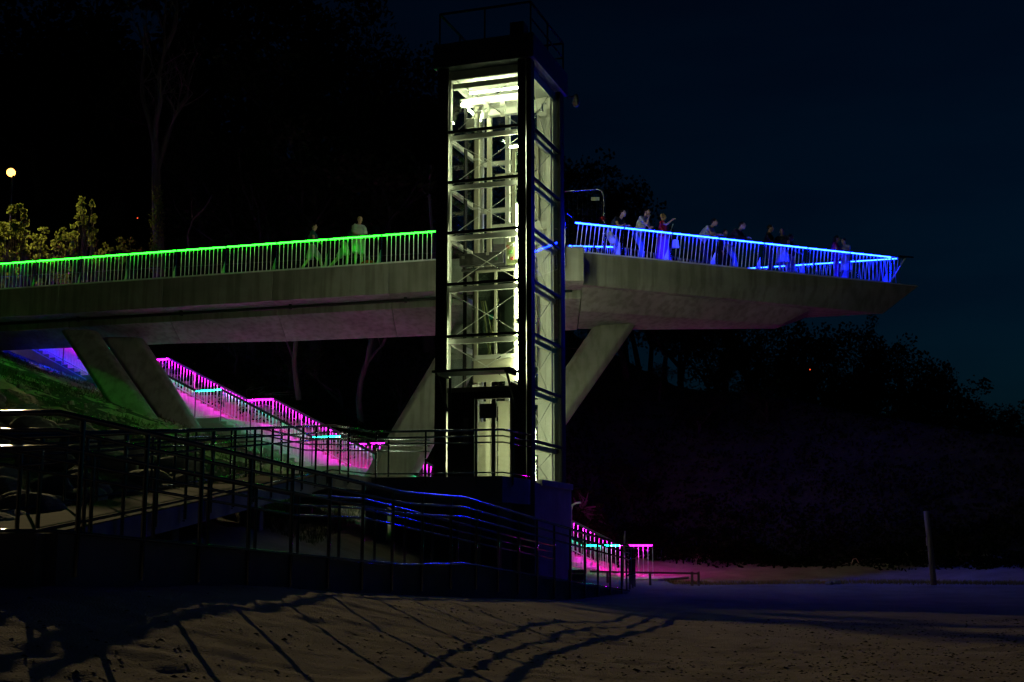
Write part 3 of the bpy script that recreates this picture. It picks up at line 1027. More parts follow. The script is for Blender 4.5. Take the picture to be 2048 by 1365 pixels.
# the lift cabin
cb = thing('lift_cabin', 'glass lift cabin stopped half way up the lit tower, with dark machinery on its roof', 'lift cabin', T(1.2, 1.4, 4.2))
ca0, ca1, cbb0, cbb1, cz0, cz1 = 0.62, 1.78, 0.62, 2.45, 4.98, 7.28
tbox('cabin_floor', (ca0, cbb0, 4.86), (ca1, cbb1, 4.98), M['cream'], cb, 0.005)
tbox('cabin_skirt', (ca0 - 0.08, cbb0 - 0.06, 4.25), (ca1 - 0.03, cbb0 - 0.03, 4.86), M['cream'], cb, 0.005)
tbox('cabin_sill', (ca0 - 0.05, cbb0 - 0.08, 4.862), (ca1, cbb0 - 0.001, 4.97), M['white_steel'], cb, 0.005)
for a in (0.66, 1.1, 1.5):
    bar('bolt', T(a, cbb0 - 0.062, 4.45), T(a, cbb0 - 0.075, 4.45), 0.014, M['machine'], cb, 8)
for a in (ca0, (ca0 + ca1) / 2 - 0.03, ca1 - 0.07):
    tbox('cabin_post', (a, cbb0, cz0), (a + 0.07, cbb0 + 0.07, cz1), M['cream'], cb, 0.004)
    tbox('cabin_post', (a, cbb1 - 0.07, cz0), (a + 0.07, cbb1, cz1), M['cream'], cb, 0.004)
tbox('cabin_glass', (ca0 + 0.07, cbb0 + 0.03, cz0), (1.16, cbb0 + 0.04, cz1), M['glass_car'], cb)
tbox('cabin_glass', (1.24, cbb0 + 0.03, cz0), (ca1 - 0.07, cbb0 + 0.04, cz1), M['glass_car'], cb)
tbox('cabin_glass', (ca0 + 0.02, cbb0 + 0.07, cz0), (ca0 + 0.03, cbb1 - 0.07, cz1), M['glass_car'], cb)
tbox('cabin_back', (ca0 + 0.07, cbb1 - 0.04, cz0), (ca1 - 0.07, cbb1 - 0.01, cz1), M['white_steel'], cb)
tbox('cabin_side', (ca1 - 0.03, cbb0 + 0.07, cz0), (ca1, cbb1 - 0.07, cz1), M['machine'], cb)
tbox('cabin_lintel', (ca0, cbb0, cz1 - 0.06), (ca1, cbb0 + 0.071, cz1), M['cream'], cb)
tbox('cabin_roof', (ca0 - 0.02, cbb0 - 0.02, cz1), (ca1 + 0.4, cbb1, cz1 + 0.07), M['machine'], cb, 0.005)
tbox('door_operator', (0.95, 0.50, 7.42), (2.2, 0.70, 7.74), M['machine'], cb, 0.01)
tbox('control_box', (0.58, 0.52, 7.36), (0.86, 0.72, 7.98), cloth('cabin roof wiring box', (0.30, 0.34, 0.16)), cb, 0.01)
for (a, z, c_) in ((0.64, 7.85, (0.6, 0.62, 0.5)), (0.78, 7.8, (0.45, 0.08, 0.06)), (0.70, 7.66, (0.2, 0.45, 0.12)), (0.8, 7.52, (0.55, 0.55, 0.45)), (0.66, 7.48, (0.5, 0.1, 0.08)), (1.35, 7.66, (0.5, 0.5, 0.42)), (1.1, 7.5, (0.1, 0.2, 0.12)), (2.05, 7.6, (0.3, 0.3, 0.27))):
    tbox('relay', (a, 0.49, z), (a + 0.08, 0.518, z + 0.08), cloth('relay %.2f %.2f' % (c_[0], c_[1]), c_), cb)
mbq = MB(); mbq.tube([T(2.1, 0.6, 7.34), T(0.6, 0.6, 7.34)], 0.025, 8); mbq.obj('crosshead_bar', M['steel'], cb)
for (a0, a1) in ((1.70, 1.42), (1.64, 1.50), (1.58, 1.28)):
    rect('timber_lath', T(a1, 0.95, cz0 + 0.01), T(a0, 0.85, cz0 + 1.35 + a0 * 0.1), 0.05, 0.03, M['pine'], cb)
rect('timber_lath', T(1.52, 0.95, cz0 + 0.01), T(1.22, 0.85, cz0 + 1.55), 0.07, 0.03, M['pine'], cb)
tbox('parcel', (1.38, 0.85, cz0 + 1.0), (1.46, 0.93, cz0 + 1.12), cloth('green plastic', (0.03, 0.4, 0.25)), cb)
mbq = MB(); mbq.tube([T(1.19, 0.58, 5.0), T(1.19, 0.54, 5.05), T(1.19, 0.54, 5.35), T(1.19, 0.58, 5.4)], 0.012, 6); mbq.obj('grab_handle', M['machine'], cb)

# surveillance camera on the tower head
scm = thing('security_camera', 'small domed security camera hanging beside the top of the tower', 'camera', T(-0.35, 3.1, 12.55))
rect('arm', T(-0.10, 3.1, 12.78), T(-0.36, 3.1, 12.78), 0.04, 0.04, M['dark_steel'], scm)
mb = MB(); mb.tube([T(-0.36, 3.1, 12.83), T(-0.36, 3.1, 12.66), T(-0.36, 3.1, 12.58)], [0.06, 0.09, 0.12], 14); mb.obj('housing', M['parapet'], scm, smooth=True)
mb = MB(); mb.ball(T(-0.36, 3.1, 12.56), 0.10, 14, 8); mb.obj('dome', M['machine'], scm, smooth=True)

# ================================================================== ramp
LN = [Vector((-9.0, 11.85, 0.04)), Vector((-4.06, 11.2, 0.04)), Vector((-1.7, 18.5, -0.36)), Vector((-0.92, 20.4, -0.36)), Vector((1.15, 26.0, -0.82)), Vector((2.55, 30.0, -1.13))]
LF = [Vector((-9.0, 13.6, 0.04)), Vector((-5.35, 13.1, 0.04)), Vector((-3.2, 19.1, -0.36)), Vector((-2.4, 21.0, -0.36)), Vector((-0.4, 26.5, -0.82)), Vector((1.05, 30.5, -1.13))]
rp = thing('access_ramp', 'lower run of the concrete ramp, descending from the left down to the sand', 'ramp', (-1, 18, -1.1))


def slab_strip(parent, name, near, far, thick, mat):
    for i in range(len(near) - 1):
        a, b, c, d = near[i], near[i + 1], far[i + 1], far[i]
        dz = Vector((0, 0, -thick))
        m_ = MB(); m_.hexa([a + dz, b + dz, c + dz, d + dz], [a, b, c, d])
        m_.obj(name, mat, parent)
        up4 = Vector((0, 0, 0.004)); up12 = Vector((0, 0, 0.012))
        m_ = MB(); m_.hexa([a + up4, b + up4, c + up4, d + up4], [a + up12, b + up12, c + up12, d + up12])
        m_.obj('floor_surface', M['ramp_floor'], parent)


slab_strip(rp, 'ramp_slab', LN, LF, 0.18, M['concrete_ramp'])
for i in range(5):
    a, b = LN[i], LN[i + 1]
    d = (b - a); nrm = Vector((d.y, -d.x, 0)).normalized()
    o_ = nrm * 0.14
    dn = Vector((0, 0, -1.55))
    up_ = Vector((0, 0, 0.06))
    m_ = MB(); m_.hexa([a + dn, a + dn + o_, b + dn + o_, b + dn], [a + up_, a + up_ + o_, b + up_ + o_, b + up_])
    tag(m_.obj('side_wall', M['concrete_ramp'], rp))
    m_ = MB(); a2, b2 = LF[i], LF[i + 1]
    dn = Vector((0, 0, -0.5)); o2 = -nrm * 0.12
    if i > 0:
        m_.hexa([a2 + dn + o2, a2 + dn, b2 + dn, b2 + dn + o2], [a2 + up_ + o2, a2 + up_, b2 + up_, b2 + up_ + o2])
        m_.obj('side_kerb', M['concrete_ramp'], rp)

UN = [Vector((-5.2, 13.4, 0.02)), Vector((-4.17, 29.3, 1.62)), Vector((-3.4, 31.1, 1.62)), Vector((-0.23, 30.4, 1.62)), Vector((0.40, 31.9, 1.62))]
UF = [Vector((-6.9, 13.5, 0.02)), Vector((-5.9, 30.0, 1.62)), Vector((-5.3, 32.9, 1.62)), Vector((-2.15, 33.4, 1.62))]
ru = thing('access_ramp', 'upper run of the concrete ramp on piers, rising to the lift door', 'ramp', (-4, 24, -1.1))
slab_strip(ru, 'ramp_slab', UN[:3], UF[:3], 0.32, M['concrete_ramp'])
m_ = MB()
lp = [UN[2], UN[3], UN[4], Vector((0.47, 32.33, 1.62)), T(2.675, -0.07, 1.62), UF[2]]
dz = Vector((0, 0, -0.62))
m_.hexa([p + dz for p in lp], lp)
tag(m_.obj('landing', M['concrete_ramp'], ru), 'concrete landing slab in front of the lift door')
for (p_, w_) in ((Vector((-3.3, 31.15, 0)), 0.5), (Vector((-1.15, 30.75, 0)), 0.32), (Vector((-0.15, 30.62, 0)), 0.3), (Vector((-5.0, 30.6, 0)), 0.4), (Vector((-5.2, 25.5, 0)), 0.4), (Vector((-5.6, 20.5, 0)), 0.4), (Vector((-5.9, 16.5, 0)), 0.4)):
    zt = 1.62 if p_.y > 29 else 0.02 + (p_.y - 13.4) / 15.9 * 1.6
    m_ = MB(); m_.box((p_.x - w_ / 2, p_.y, G(p_.x, p_.y) - 0.4), (p_.x + w_ / 2, p_.y + 0.4, zt - 0.31 if p_.y < 30.59 or p_.x < -4 else 1.0))
    m_.obj('pier', M['concrete_ramp'], ru)
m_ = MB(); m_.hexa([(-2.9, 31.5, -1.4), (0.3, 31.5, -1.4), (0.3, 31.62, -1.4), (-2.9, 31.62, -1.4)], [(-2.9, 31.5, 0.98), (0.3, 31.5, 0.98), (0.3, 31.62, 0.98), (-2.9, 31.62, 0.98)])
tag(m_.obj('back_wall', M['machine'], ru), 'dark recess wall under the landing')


def rails(t, pts, heights, spacing=1.0, side=1, embed=0.3, r_post=0.024, top_r=0.028, start=0.5, outset=0.17):
    """tubular guard rail: pts floor line; one post per step; heights = [(z, radius)...]"""
    off = []
    for i in range(len(pts)):
        a = pts[max(0, i - 1)]; b = pts[min(len(pts) - 1, i + 1)]
        d = (b - a); nn = Vector((d.y, -d.x, 0)).normalized()
        off.append(nn * side * outset)
    line = [p + o for p, o in zip(pts, off)]
    for (h, r_) in heights:
        m_ = MB(); m_.tube([p + Vector((0, 0, h)) for p in line], r_, 10)
        m_.obj('rail', M['ramp_steel'], t, smooth=True)
    acc = start
    top = max(h for h, _ in heights)
    for i in range(len(line) - 1):
        a, b = line[i], line[i + 1]
        L = (b - a).length
        while acc < L:
            p = a.lerp(b, acc / L)
            bar('post', p + Vector((0, 0, -embed)), p + Vector((0, 0, top - top_r * 0.7)), r_post, M['ramp_steel'], t, 10)
            nn = Vector(((b - a).y, -(b - a).x, 0)).normalized() * side
            bar('fixing', p - nn * (outset - 0.02) + Vector((0, 0, -0.08)), p + Vector((0, 0, -0.08)), 0.012, M['ramp_steel'], t, 6)
            bar('fixing', p - nn * (outset - 0.02) + Vector((0, 0, -0.22)), p + Vector((0, 0, -0.22)), 0.012, M['ramp_steel'], t, 6)
            acc += spacing
        acc -= L


HS = [(1.10, 0.028), (0.95, 0.019), (0.80, 0.019), (0.08, 0.017)]
hr = thing('ramp_railing', 'nearest tubular steel ramp railing, crossing the left foreground down to the sand', 'railing', (-2, 17, 0))
rails(hr, LN, HS, 1.0, 1, 0.30, start=1.45)
hr = thing('ramp_railing', 'tubular steel railing just behind the nearest one, on the lower ramp run', 'railing', (-2.5, 20, 0))
rails(hr, LF[1:], HS, 1.2, -1, 0.1, outset=0.04)
hr = thing('ramp_railing', 'tubular steel railing along the upper ramp and round the lift landing', 'railing', (-4, 25, 1))
rails(hr, UN, HS, 1.25, 1, 0.2, outset=0.05)
hr = thing('ramp_railing', 'farthest tubular steel ramp railing, along the back of the upper run', 'railing', (-6, 25, 1))
rails(hr, UF, HS, 1.25, -1, 0.2, outset=0.05)
hr = thing('ramp_railing', 'short steel railing at the foot of the ramp beside the magenta lit stairs', 'railing', (3.1, 31.5, -1.1))
rails(hr, [Vector((2.75, 31.2, -1.13)), Vector((3.15, 33.2, -1.13)), Vector((3.25, 35.5, -1.13))], [(1.05, 0.028), (0.8, 0.02), (0.4, 0.02)], 0.7, 1, 0.0, outset=0.0, start=0.05)

# ================================================================== stairs
E = Vector((4.53, -1.97, 0)).normalized()
NF = Vector((-0.399, -0.917, 0))
SW = 3.3


def FK(k):
    return Vector((4.57 - 4.53 * (4 - k), 42.0 + 1.97 * (4 - k), -1.0 + 1.82 * (4 - k)))


st = thing('staircase', 'long concrete staircase climbing the bank under the footbridge, lit magenta and turquoise', 'staircase', (-8, 45, 2))
PER = math.hypot(4.53, 1.97)
LAND, NR = 1.12, 12
TR = (PER - LAND) / NR
RZ = 1.82 / NR
for k in range(-2, 5):
    F = FK(k)                       # right-hand end of landing k, far side
    a = F - E * LAND
    b = F
    if k == 4: b = F + E * 1.2
    m_ = MB(); zt = F.z; zb = zt - 0.5
    m_.hexa([Vector((p.x, p.y, zb)) for p in (a, b, b + NF * SW, a + NF * SW)][::-1], [Vector((p.x, p.y, zt)) for p in (a, b, b + NF * SW, a + NF * SW)][::-1])
    m_.obj('landing', M['concrete_stair'], st)
    if k < 4:
        for i in range(NR):
            a = F + E * TR * i
            b = F + E * TR * (i + 1)
            zt = F.z - RZ * (i + 1) + (0.002 if i == NR - 1 else 0)
            if i == NR - 1: zt -= 0.0
            m_ = MB()
            lo = zt - 0.55
            pts_ = [a, b, b + NF * SW, a + NF * SW][::-1]
            m_.hexa([Vector((p.x, p.y, lo)) for p in pts_], [Vector((p.x, p.y, zt)) for p in pts_])
            m_.obj('step', M['concrete_stair'], st)
# far railing, magenta
sf = thing('stair_railing', 'farther stair railing glowing magenta, its bars bright pink below the handrail', 'railing', (-8, 47, 4))
pts_, flags = [], []
for k in range(-1, 5):
    F = FK(k)
    pts_ += [F - E * LAND, F]
    flags += [False, True]
flags = flags[:-1]
balustrade(sf, pts_, 1.02, 0.16, 1.45, 'led_pink', strip_side=-1, led_flags=flags, post_mat='zinc', inner=-1)
# near railing, turquoise below, blue on its upper flights
sn = thing('stair_railing', 'nearer stair railing lit turquoise, blue on its topmost visible flight', 'railing', (-9, 44, 4))
pts_, flags, mats_ = [], [], []
for k in range(-1, 5):
    F = FK(k) + NF * (SW - 0.08)
    pts_ += [F - E * LAND, F]
    flags += [False, True]
    mats_ += ['led_blue' if k < 0 else 'led_cyan', 'led_blue' if k < 0 else 'led_cyan']
balustrade(sn, pts_, 1.02, 0.16, 1.45, 'led_cyan', strip_side=-1, led_flags=flags[:-1], strip_mats=mats_, post_mat='rail_dark', r=0.009)
# near stringer wall
for k in range(-1, 4):
    F = FK(k) + NF * (SW + 0.001)
    G2 = FK(k + 1) + NF * (SW + 0.001)
    a0, a1, a2, a3 = F - E * LAND, F, G2 - E * LAND, G2
    o_ = NF * 0.06
    for (p, q) in ((a0, a1), (a1, a2)):
        m_ = MB()
        pz_, qz_ = p.z - 0.12, (q.z - 0.12)
        m_.hexa([Vector((p.x, p.y, pz_ - 1.0)), Vector((q.x, q.y, qz_ - 1.0)), Vector((q.x, q.y, qz_ - 1.0)) + o_, Vector((p.x, p.y, pz_ - 1.0)) + o_][::-1],
                [Vector((p.x, p.y, pz_ - 0.05)), Vector((q.x, q.y, qz_ - 0.05)), Vector((q.x, q.y, qz_ - 0.05)) + o_, Vector((p.x, p.y, pz_ - 0.05)) + o_][::-1])
        m_.obj('stringer', M['concrete_stair'], st)

# ================================================================== trees
def leaf_cloud(mb_, centers, n, size, rr):
    for (c, r) in centers:
        for _ in range(n):
            while True:
                p = Vector((rr.uniform(-1, 1), rr.uniform(-1, 1), rr.uniform(-1, 1)))
                if p.length < 1: break
            p = p * 1.15
            q = Vector(c) + Vector((p.x * r[0], p.y * r[1], p.z * r[2]))
            s = size * rr.uniform(0.6, 1.4)
            a = Vector((rr.gauss(0, 1), rr.gauss(0, 1), rr.gauss(0, 1))).normalized() * s
            b = a.orthogonal().normalized() * s * rr.uniform(0.45, 0.8)
            mb_.add([q - a, q + b * 0.9, q + a, q - b * 0.9], [(0, 1, 2, 3)])


def limbs(mb_, p, d, L, r, depth, rr, tips, spread=0.5, upb=0.25):
    seg = 4
    pts_ = [p.copy()]
    rad = [r]
    dd = d.normalized()
    for i in range(seg):
        dd = (dd + Vector((rr.gauss(0, 0.12), rr.gauss(0, 0.12), rr.gauss(0, 0.08) + upb * 0.12))).normalized()
        pts_.append(pts_[-1] + dd * L / seg)
        rad.append(r * (1 - 0.42 * (i + 1) / seg))
    mb_.tube(pts_, rad, 6 if depth > 1 else 4, cap=False)
    tips.append(pts_[-1])
    if depth <= 0: return
    for i in range(rr.choice((2, 3))):
        nd = (dd + Vector((rr.gauss(0, spread), rr.gauss(0, spread), rr.gauss(0, spread * 0.6) + upb))).normalized()
        k = rr.choice((2, 3, 4))
        limbs(mb_, pts_[k], nd, L * rr.uniform(0.62, 0.85), rad[k] * 0.72, depth - 1, rr, tips, spread, upb)


TREE_MESH = []


def tree_variant(seed, kind='broad'):
    rr = random.Random(seed)
    tr = MB(); tips = []
    limbs(tr, Vector((0, 0, -0.03)), Vector((0, 0, 1)), 0.42, 0.028, 3, rr, tips, 0.55, 0.3)
    cr = MB()
    cs = []
    for t_ in tips[4:]:
        s = rr.uniform(0.05, 0.11)
        cs.append((t_, (s * 1.2, s * 1.2, s * 0.85)))
    for _ in range(26):
        a = rr.uniform(0, 2 * PI); rad = rr.uniform(0.05, 0.30); z = rr.uniform(0.35, 0.98)
        rad *= (1.1 - abs(z - 0.6) * 1.2)
        s = rr.uniform(0.05, 0.10)
        cs.append((Vector((math.cos(a) * rad, math.sin(a) * rad, z)), (s, s, s * 0.8)))
    leaf_cloud(cr, cs, 58, 0.013, rr)
    zm = max(v[2] for v in cr.v)
    s = 1.0 / zm
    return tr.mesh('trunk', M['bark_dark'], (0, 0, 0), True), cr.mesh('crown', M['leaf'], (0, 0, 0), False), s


VAR = [tree_variant(11 + i) for i in range(5)]


def tree(x, y, ztop, label, group, wide=1.0, var=None, gz=None):
    g = G(x, y) - 0.2 if gz is None else gz
    h = max(2.0, ztop - g)
    v = VAR[random.randrange(5) if var is None else var]
    t_ = thing('tree', label, 'tree', (x, y, g), group)
    rot = random.uniform(0, 2 * PI)
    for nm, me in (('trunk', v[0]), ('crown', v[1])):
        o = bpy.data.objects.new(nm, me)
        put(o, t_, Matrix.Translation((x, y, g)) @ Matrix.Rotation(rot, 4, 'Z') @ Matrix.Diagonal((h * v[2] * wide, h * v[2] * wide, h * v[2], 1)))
    return t_


OWN = {(745, 30): 'tall dark tree whose crown edge meets the sky highest, left of the tower top',
       (790, 60): 'dark tree stepping down against the sky, second from the tall one left of the tower',
       (822, 95): 'dark rounded tree against the sky between the tall one and the tower head',
       (850, 150): 'small dark tree crown touching the sky just left of the tower head',
       (880, 160): 'dark tree directly behind the left edge of the tower head',
       (1130, 312): 'dark tree crown emerging just right of the tower shaft above the gate',
       (1175, 305): 'highest dark tree crown right of the tower, above the metal gate',
       (1215, 350): 'dark tree crown sloping down to the right of the highest one by the gate',
       (1250, 362): 'small pointed tree crown against the sky left of the leaning people',
       (1278, 388): 'lowest dark tree crown, right behind the leaning people on the platform',
       (1735, 632): 'narrow dark tree sticking up against the sky below the tip of the platform',
       (1650, 640): 'dark tree touching the underside of the platform near its keel end',
       (1800, 695): 'dark tree where the headland outline starts to fall away to the right',
       (1885, 728): 'dark bushy tree on the outline of the headland, right of the platform tip',
       (1920, 748): 'round dark tree standing proud on the middle of the headland outline',
       (2000, 800): 'dark tree low on the headland outline near the right edge',
       (2045, 806): 'dark tree on the headland outline at the right edge of the view'}


def tree_at(px, py, Y, label, group, wide=1.0):
    label = OWN.get((px, py), label)
    p = place(px, py, Y)
    return tree(p.x, p.y, p.z, label, group, wide)


LBL_L = 'dark leafy tree in the black wooded slope above the green lit footbridge'
for (px, py, Y, w_) in ((40, -160, 74, 1.2), (150, -120, 76, 1.2), (260, -140, 68, 1.1), (370, -150, 74, 1.2), (470, -130, 70, 1.1), (560, -60, 66, 1.1),
                        (640, -30, 72, 1.1), (700, -20, 64, 0.9), (745, 30, 70, 0.9), (790, 60, 66, 0.8), (822, 95, 72, 0.8), (850, 150, 68, 0.7), (880, 160, 70, 0.8),
                        (100, 60, 70, 1.0), (230, 100, 68, 1.0), (450, 90, 60, 1.1), (560, 120, 60, 1.1), (660, 140, 58, 1.1), (760, 170, 59, 1.0), (830, 240, 60, 1.0),
                        (60, 200, 72, 1.1), (400, 250, 57, 1.2), (520, 260, 56, 1.2), (640, 280, 55.5, 1.2), (760, 290, 56, 1.2), (870, 300, 57, 1.2), (200, 280, 66, 1.2)):
    tree_at(px, py, Y, LBL_L, 'trees on the slope behind the footbridge', w_)
for (px, py, Y, w_) in ((950, 260, 64, 1.0), (1060, 290, 66, 1.0), (1130, 312, 66, 0.7), (1175, 305, 70, 0.75), (1215, 350, 68, 0.6), (1250, 362, 72, 0.6), (1278, 388, 68, 0.6), (1300, 440, 70, 0.7)):
    tree_at(px, py, Y, 'tree silhouette against the night sky just right of the lift tower, behind the platform', 'trees right of the tower behind the platform', w_)
for (px, py, Y, w_) in ((1360, 480, 72, 0.9), (1430, 540, 74, 0.9), (1500, 590, 70, 0.9), (1560, 640, 76, 0.9), (1600, 636, 82, 0.8), (1650, 640, 80, 0.8), (1700, 645, 78, 0.8), (1735, 632, 84, 0.55), (1765, 665, 80, 0.8),
                        (1800, 695, 82, 0.9), (1840, 715, 80, 0.9), (1885, 728, 84, 0.8), (1920, 748, 80, 1.0), (1960, 785, 82, 1.0), (2000, 800, 84, 1.1), (2045, 806, 82, 1.2), (2090, 830, 84, 1.2), (2150, 850, 86, 1.3),
                        (1330, 560, 62, 1.1), (1450, 650, 62, 1.1), (1550, 700, 64, 1.2), (1680, 740, 66, 1.2), (1800, 790, 68, 1.2), (1920, 860, 68, 1.2), (2030, 900, 70, 1.3), (1250, 500, 60, 1.1), (1190, 600, 58, 1.2), (1180, 400, 62, 1.1)):
    tree_at(px, py, Y, 'dark leafy tree on the black headland sloping down to the right of the platform', 'trees on the headland to the right', w_)
for (px, py, Y, w_) in ((1200, 800, 56, 1.5), (1320, 840, 58, 1.6), (1450, 880, 60, 1.6), (1580, 900, 60, 1.6), (1720, 930, 62, 1.6), (1870, 950, 62, 1.6), (2010, 980, 64, 1.6), (1260, 960, 52, 1.8), (1400, 985, 54, 1.8), (1540, 1000, 54, 1.8)):
    tree_at(px, py, Y, 'low dark bush at the foot of the wooded headland above the dunes', 'bushes above the dunes', w_)
for (px, py, Y, w_) in ((470, 640, 54, 1.3), (580, 660, 53, 1.3), (690, 690, 52, 1.3), (800, 720, 52, 1.3), (870, 800, 50, 1.3), (350, 600, 56, 1.3)):
    tree_at(px, py, Y, 'dark bushy tree on the bank above the magenta stair railing', 'bushy trees above the stairs', w_)


def bare_tree(label, base, spec, r0, seed, depth=3, grp=None):
    """trunk polyline plus forked limbs that follow the photographed silhouette"""
    rr = random.Random(seed)
    t_ = thing('bare_tree', label, 'tree', base, grp)
    m_ = MB(); tips = []
    tk = spec[0]
    m_.tube(tk, [r0 * (1 - 0.4 * i / (len(tk) - 1)) for i in range(len(tk))], 10, cap=False)
    m_.obj('trunk', M['bark'], t_, smooth=True)
    for ln in spec[1:]:
        m_ = MB()
        rr0 = r0 * 0.55
        rads = [rr0 * (1 - 0.75 * i / (len(ln) - 1)) for i in range(len(ln))]
        m_.tube(ln, rads, 7, cap=False)
        for i in range(1, len(ln) - 1):
            for _ in range(2):
                d = (ln[i + 1] - ln[i]).normalized()
                nd = d + Vector((rr.gauss(0, 0.6), rr.gauss(0, 0.6), rr.gauss(0, 0.3) + 0.3))
                limbs(m_, ln[i].lerp(ln[i + 1], rr.random()), nd, rr.uniform(0.8, 1.6), rads[i] * 0.4, 2, rr, tips, 0.5, 0.25)
        m_.obj('limb', M['bark'], t_, smooth=True)
    return t_


YB = 51.0
pl = lambda a: [place(x, y, YB + dy) for (x, y, dy) in a]
bt = pl([(318, 560, 0), (318, 500, 0), (314, 420, 0), (312, 340, 0), (310, 285, 0)])
bare_tree('bare pale trunked tree with forked limbs rising behind the footbridge, ivy round its foot', bt[0],
          [bt, pl([(310, 290, 0), (300, 245, 0), (285, 195, 0.4), (284, 150, 0.6), (290, 100, 0.6), (275, 50, 0.8)]),
           pl([(310, 290, 0), (312, 245, -0.2), (322, 200, -0.3), (318, 150, -0.3), (330, 100, -0.2), (328, 50, 0), (335, -20, 0)]),
           pl([(314, 340, 0), (334, 275, 0.3), (345, 240, 0.4), (360, 215, 0.6), (375, 190, 0.8), (378, 140, 1.0), (395, 105, 1.0)]),
           pl([(330, 100, 0), (348, 60, 0.2), (354, 20, 0.2), (352, -30, 0.3)])], 0.25, 4)
YB = 50.5
bt = pl([(740, 880, 0), (722, 850, 0), (717, 800, 0), (722, 760, 0), (735, 720, 0), (742, 680, 0), (748, 620, 0)])
bare_tree('slender bare tree trunk standing under the footbridge left of the tower', bt[0],
          [bt, pl([(735, 725, 0), (750, 705, 0), (766, 690, 0), (780, 660, 0.2)]), pl([(742, 690, 0), (735, 660, 0), (730, 620, 0.2)])], 0.14, 5)
bt = pl([(598, 800, 0), (592, 760, 0), (588, 720, 0), (592, 680, 0), (590, 620, 0)])
bare_tree('thin reddish bare trunk under the middle of the footbridge', bt[0], [bt, pl([(588, 720, 0), (576, 690, 0), (560, 660, 0.2)])], 0.12, 6)
YB = 52
bt = pl([(868, 560, 0), (868, 500, 0), (862, 440, 0), (858, 380, 0), (862, 330, 0)])
bare_tree('thin pale bare trunk just left of the lift tower above the bridge', bt[0], [bt, pl([(862, 400, 0), (845, 380, 0), (835, 340, 0.3)])], 0.08, 8)
bt = pl([(380, 520, 0), (375, 470, 0), (385, 440, 0), (410, 415, 0), (425, 390, 0.3)])
bare_tree('low crooked bare sapling right of the ivy covered tree', bt[0], [bt, pl([(385, 440, 0), (382, 410, 0), (390, 385, 0.2)])], 0.05, 9)

# ivy on the tall bare tree
m_ = MB(); rr = random.Random(5)
leaf_cloud(m_, [(place(312 + rr.uniform(-5, 7), y, 50.7), (0.22, 0.22, 0.28)) for y in range(385, 540, 9)], 60, 0.05, rr)
tag(m_.obj('ivy', M['leaf_shrub'], None), 'ivy climbing the foot of the tall bare tree', 'ivy')


def shrub(label, blobs, n, size, seed, Y, leafm='leaf_shrub'):
    rr = random.Random(seed)
    cs = []
    for (px, py, r) in blobs:
        for _ in range(5):
            q0 = place(px + rr.gauss(0, r * 26), py + rr.gauss(0, r * 26), Y + rr.uniform(-0.6, 0.6))
            k_ = r * rr.uniform(0.22, 0.5)
            cs.append((q0, (k_, k_ * 0.8, k_ * rr.uniform(0.5, 1.1))))
    n = max(8, n // 4)
    base = Vector(cs[0][0]); base.z = G(base.x, base.y) - 0.1
    t_ = thing('shrub', label, 'shrub', base)
    m_ = MB()
    for (c, r) in cs:
        mid = base.lerp(c, 0.5) + Vector((rr.gauss(0, 0.2), rr.gauss(0, 0.2), 0.1))
        m_.tube([base, mid, c], [0.05, 0.03, 0.01], 5, cap=False)
    m_.obj('stems', M['bark'], t_, smooth=True)
    m_ = MB(); leaf_cloud(m_, cs, n, size, rr)
    m_.obj('foliage', M[leafm], t_)


shrub('leafy shrub lit yellow green under the street lamp at the left edge', [(36, 420, 0.35), (30, 445, 0.4), (10, 455, 0.5), (40, 470, 0.4), (15, 490, 0.6), (32, 505, 0.5), (-10, 470, 0.6), (5, 525, 0.6), (25, 540, 0.7)], 190, 0.075, 1, 50)
shrub('sparse tall shrub with yellow lit twigs, second from the left behind the green railing', [(165, 410, 0.3), (160, 430, 0.3), (175, 445, 0.3), (185, 470, 0.35), (170, 455, 0.3), (135, 465, 0.4), (145, 480, 0.35), (150, 505, 0.6)], 90, 0.07, 2, 50.5)
shrub('low dim shrub between the two lamplit shrubs, just above the green railing', [(70, 478, 0.5), (95, 488, 0.5), (60, 500, 0.5), (120, 498, 0.5), (100, 520, 0.7)], 110, 0.07, 3, 51)
shrub('low shrub above the green railing halfway to the ivy covered tree', [(220, 492, 0.5), (250, 495, 0.4), (200, 505, 0.5), (270, 505, 0.4)], 90, 0.07, 4, 51.5)
shrub('small shrub showing through the bars of the green railing at the left', [(115, 515, 0.35), (120, 540, 0.5), (140, 555, 0.5), (108, 560, 0.4)], 90, 0.06, 12, 49.5)
shrub('bluish scrub on the bank right of the tower, above the far magenta bars', [(1150, 1000, 0.4), (1170, 1005, 0.5), (1190, 1020, 0.4), (1205, 1040, 0.4), (1160, 1030, 0.5)], 120, 0.05, 6, 48.5, 'leaf')
shrub('dim scrub on the bank above the magenta railing left of the tower', [(500, 770, 0.5), (540, 780, 0.4), (580, 790, 0.4), (600, 810, 0.4)], 90, 0.05, 7, 51, 'leaf')

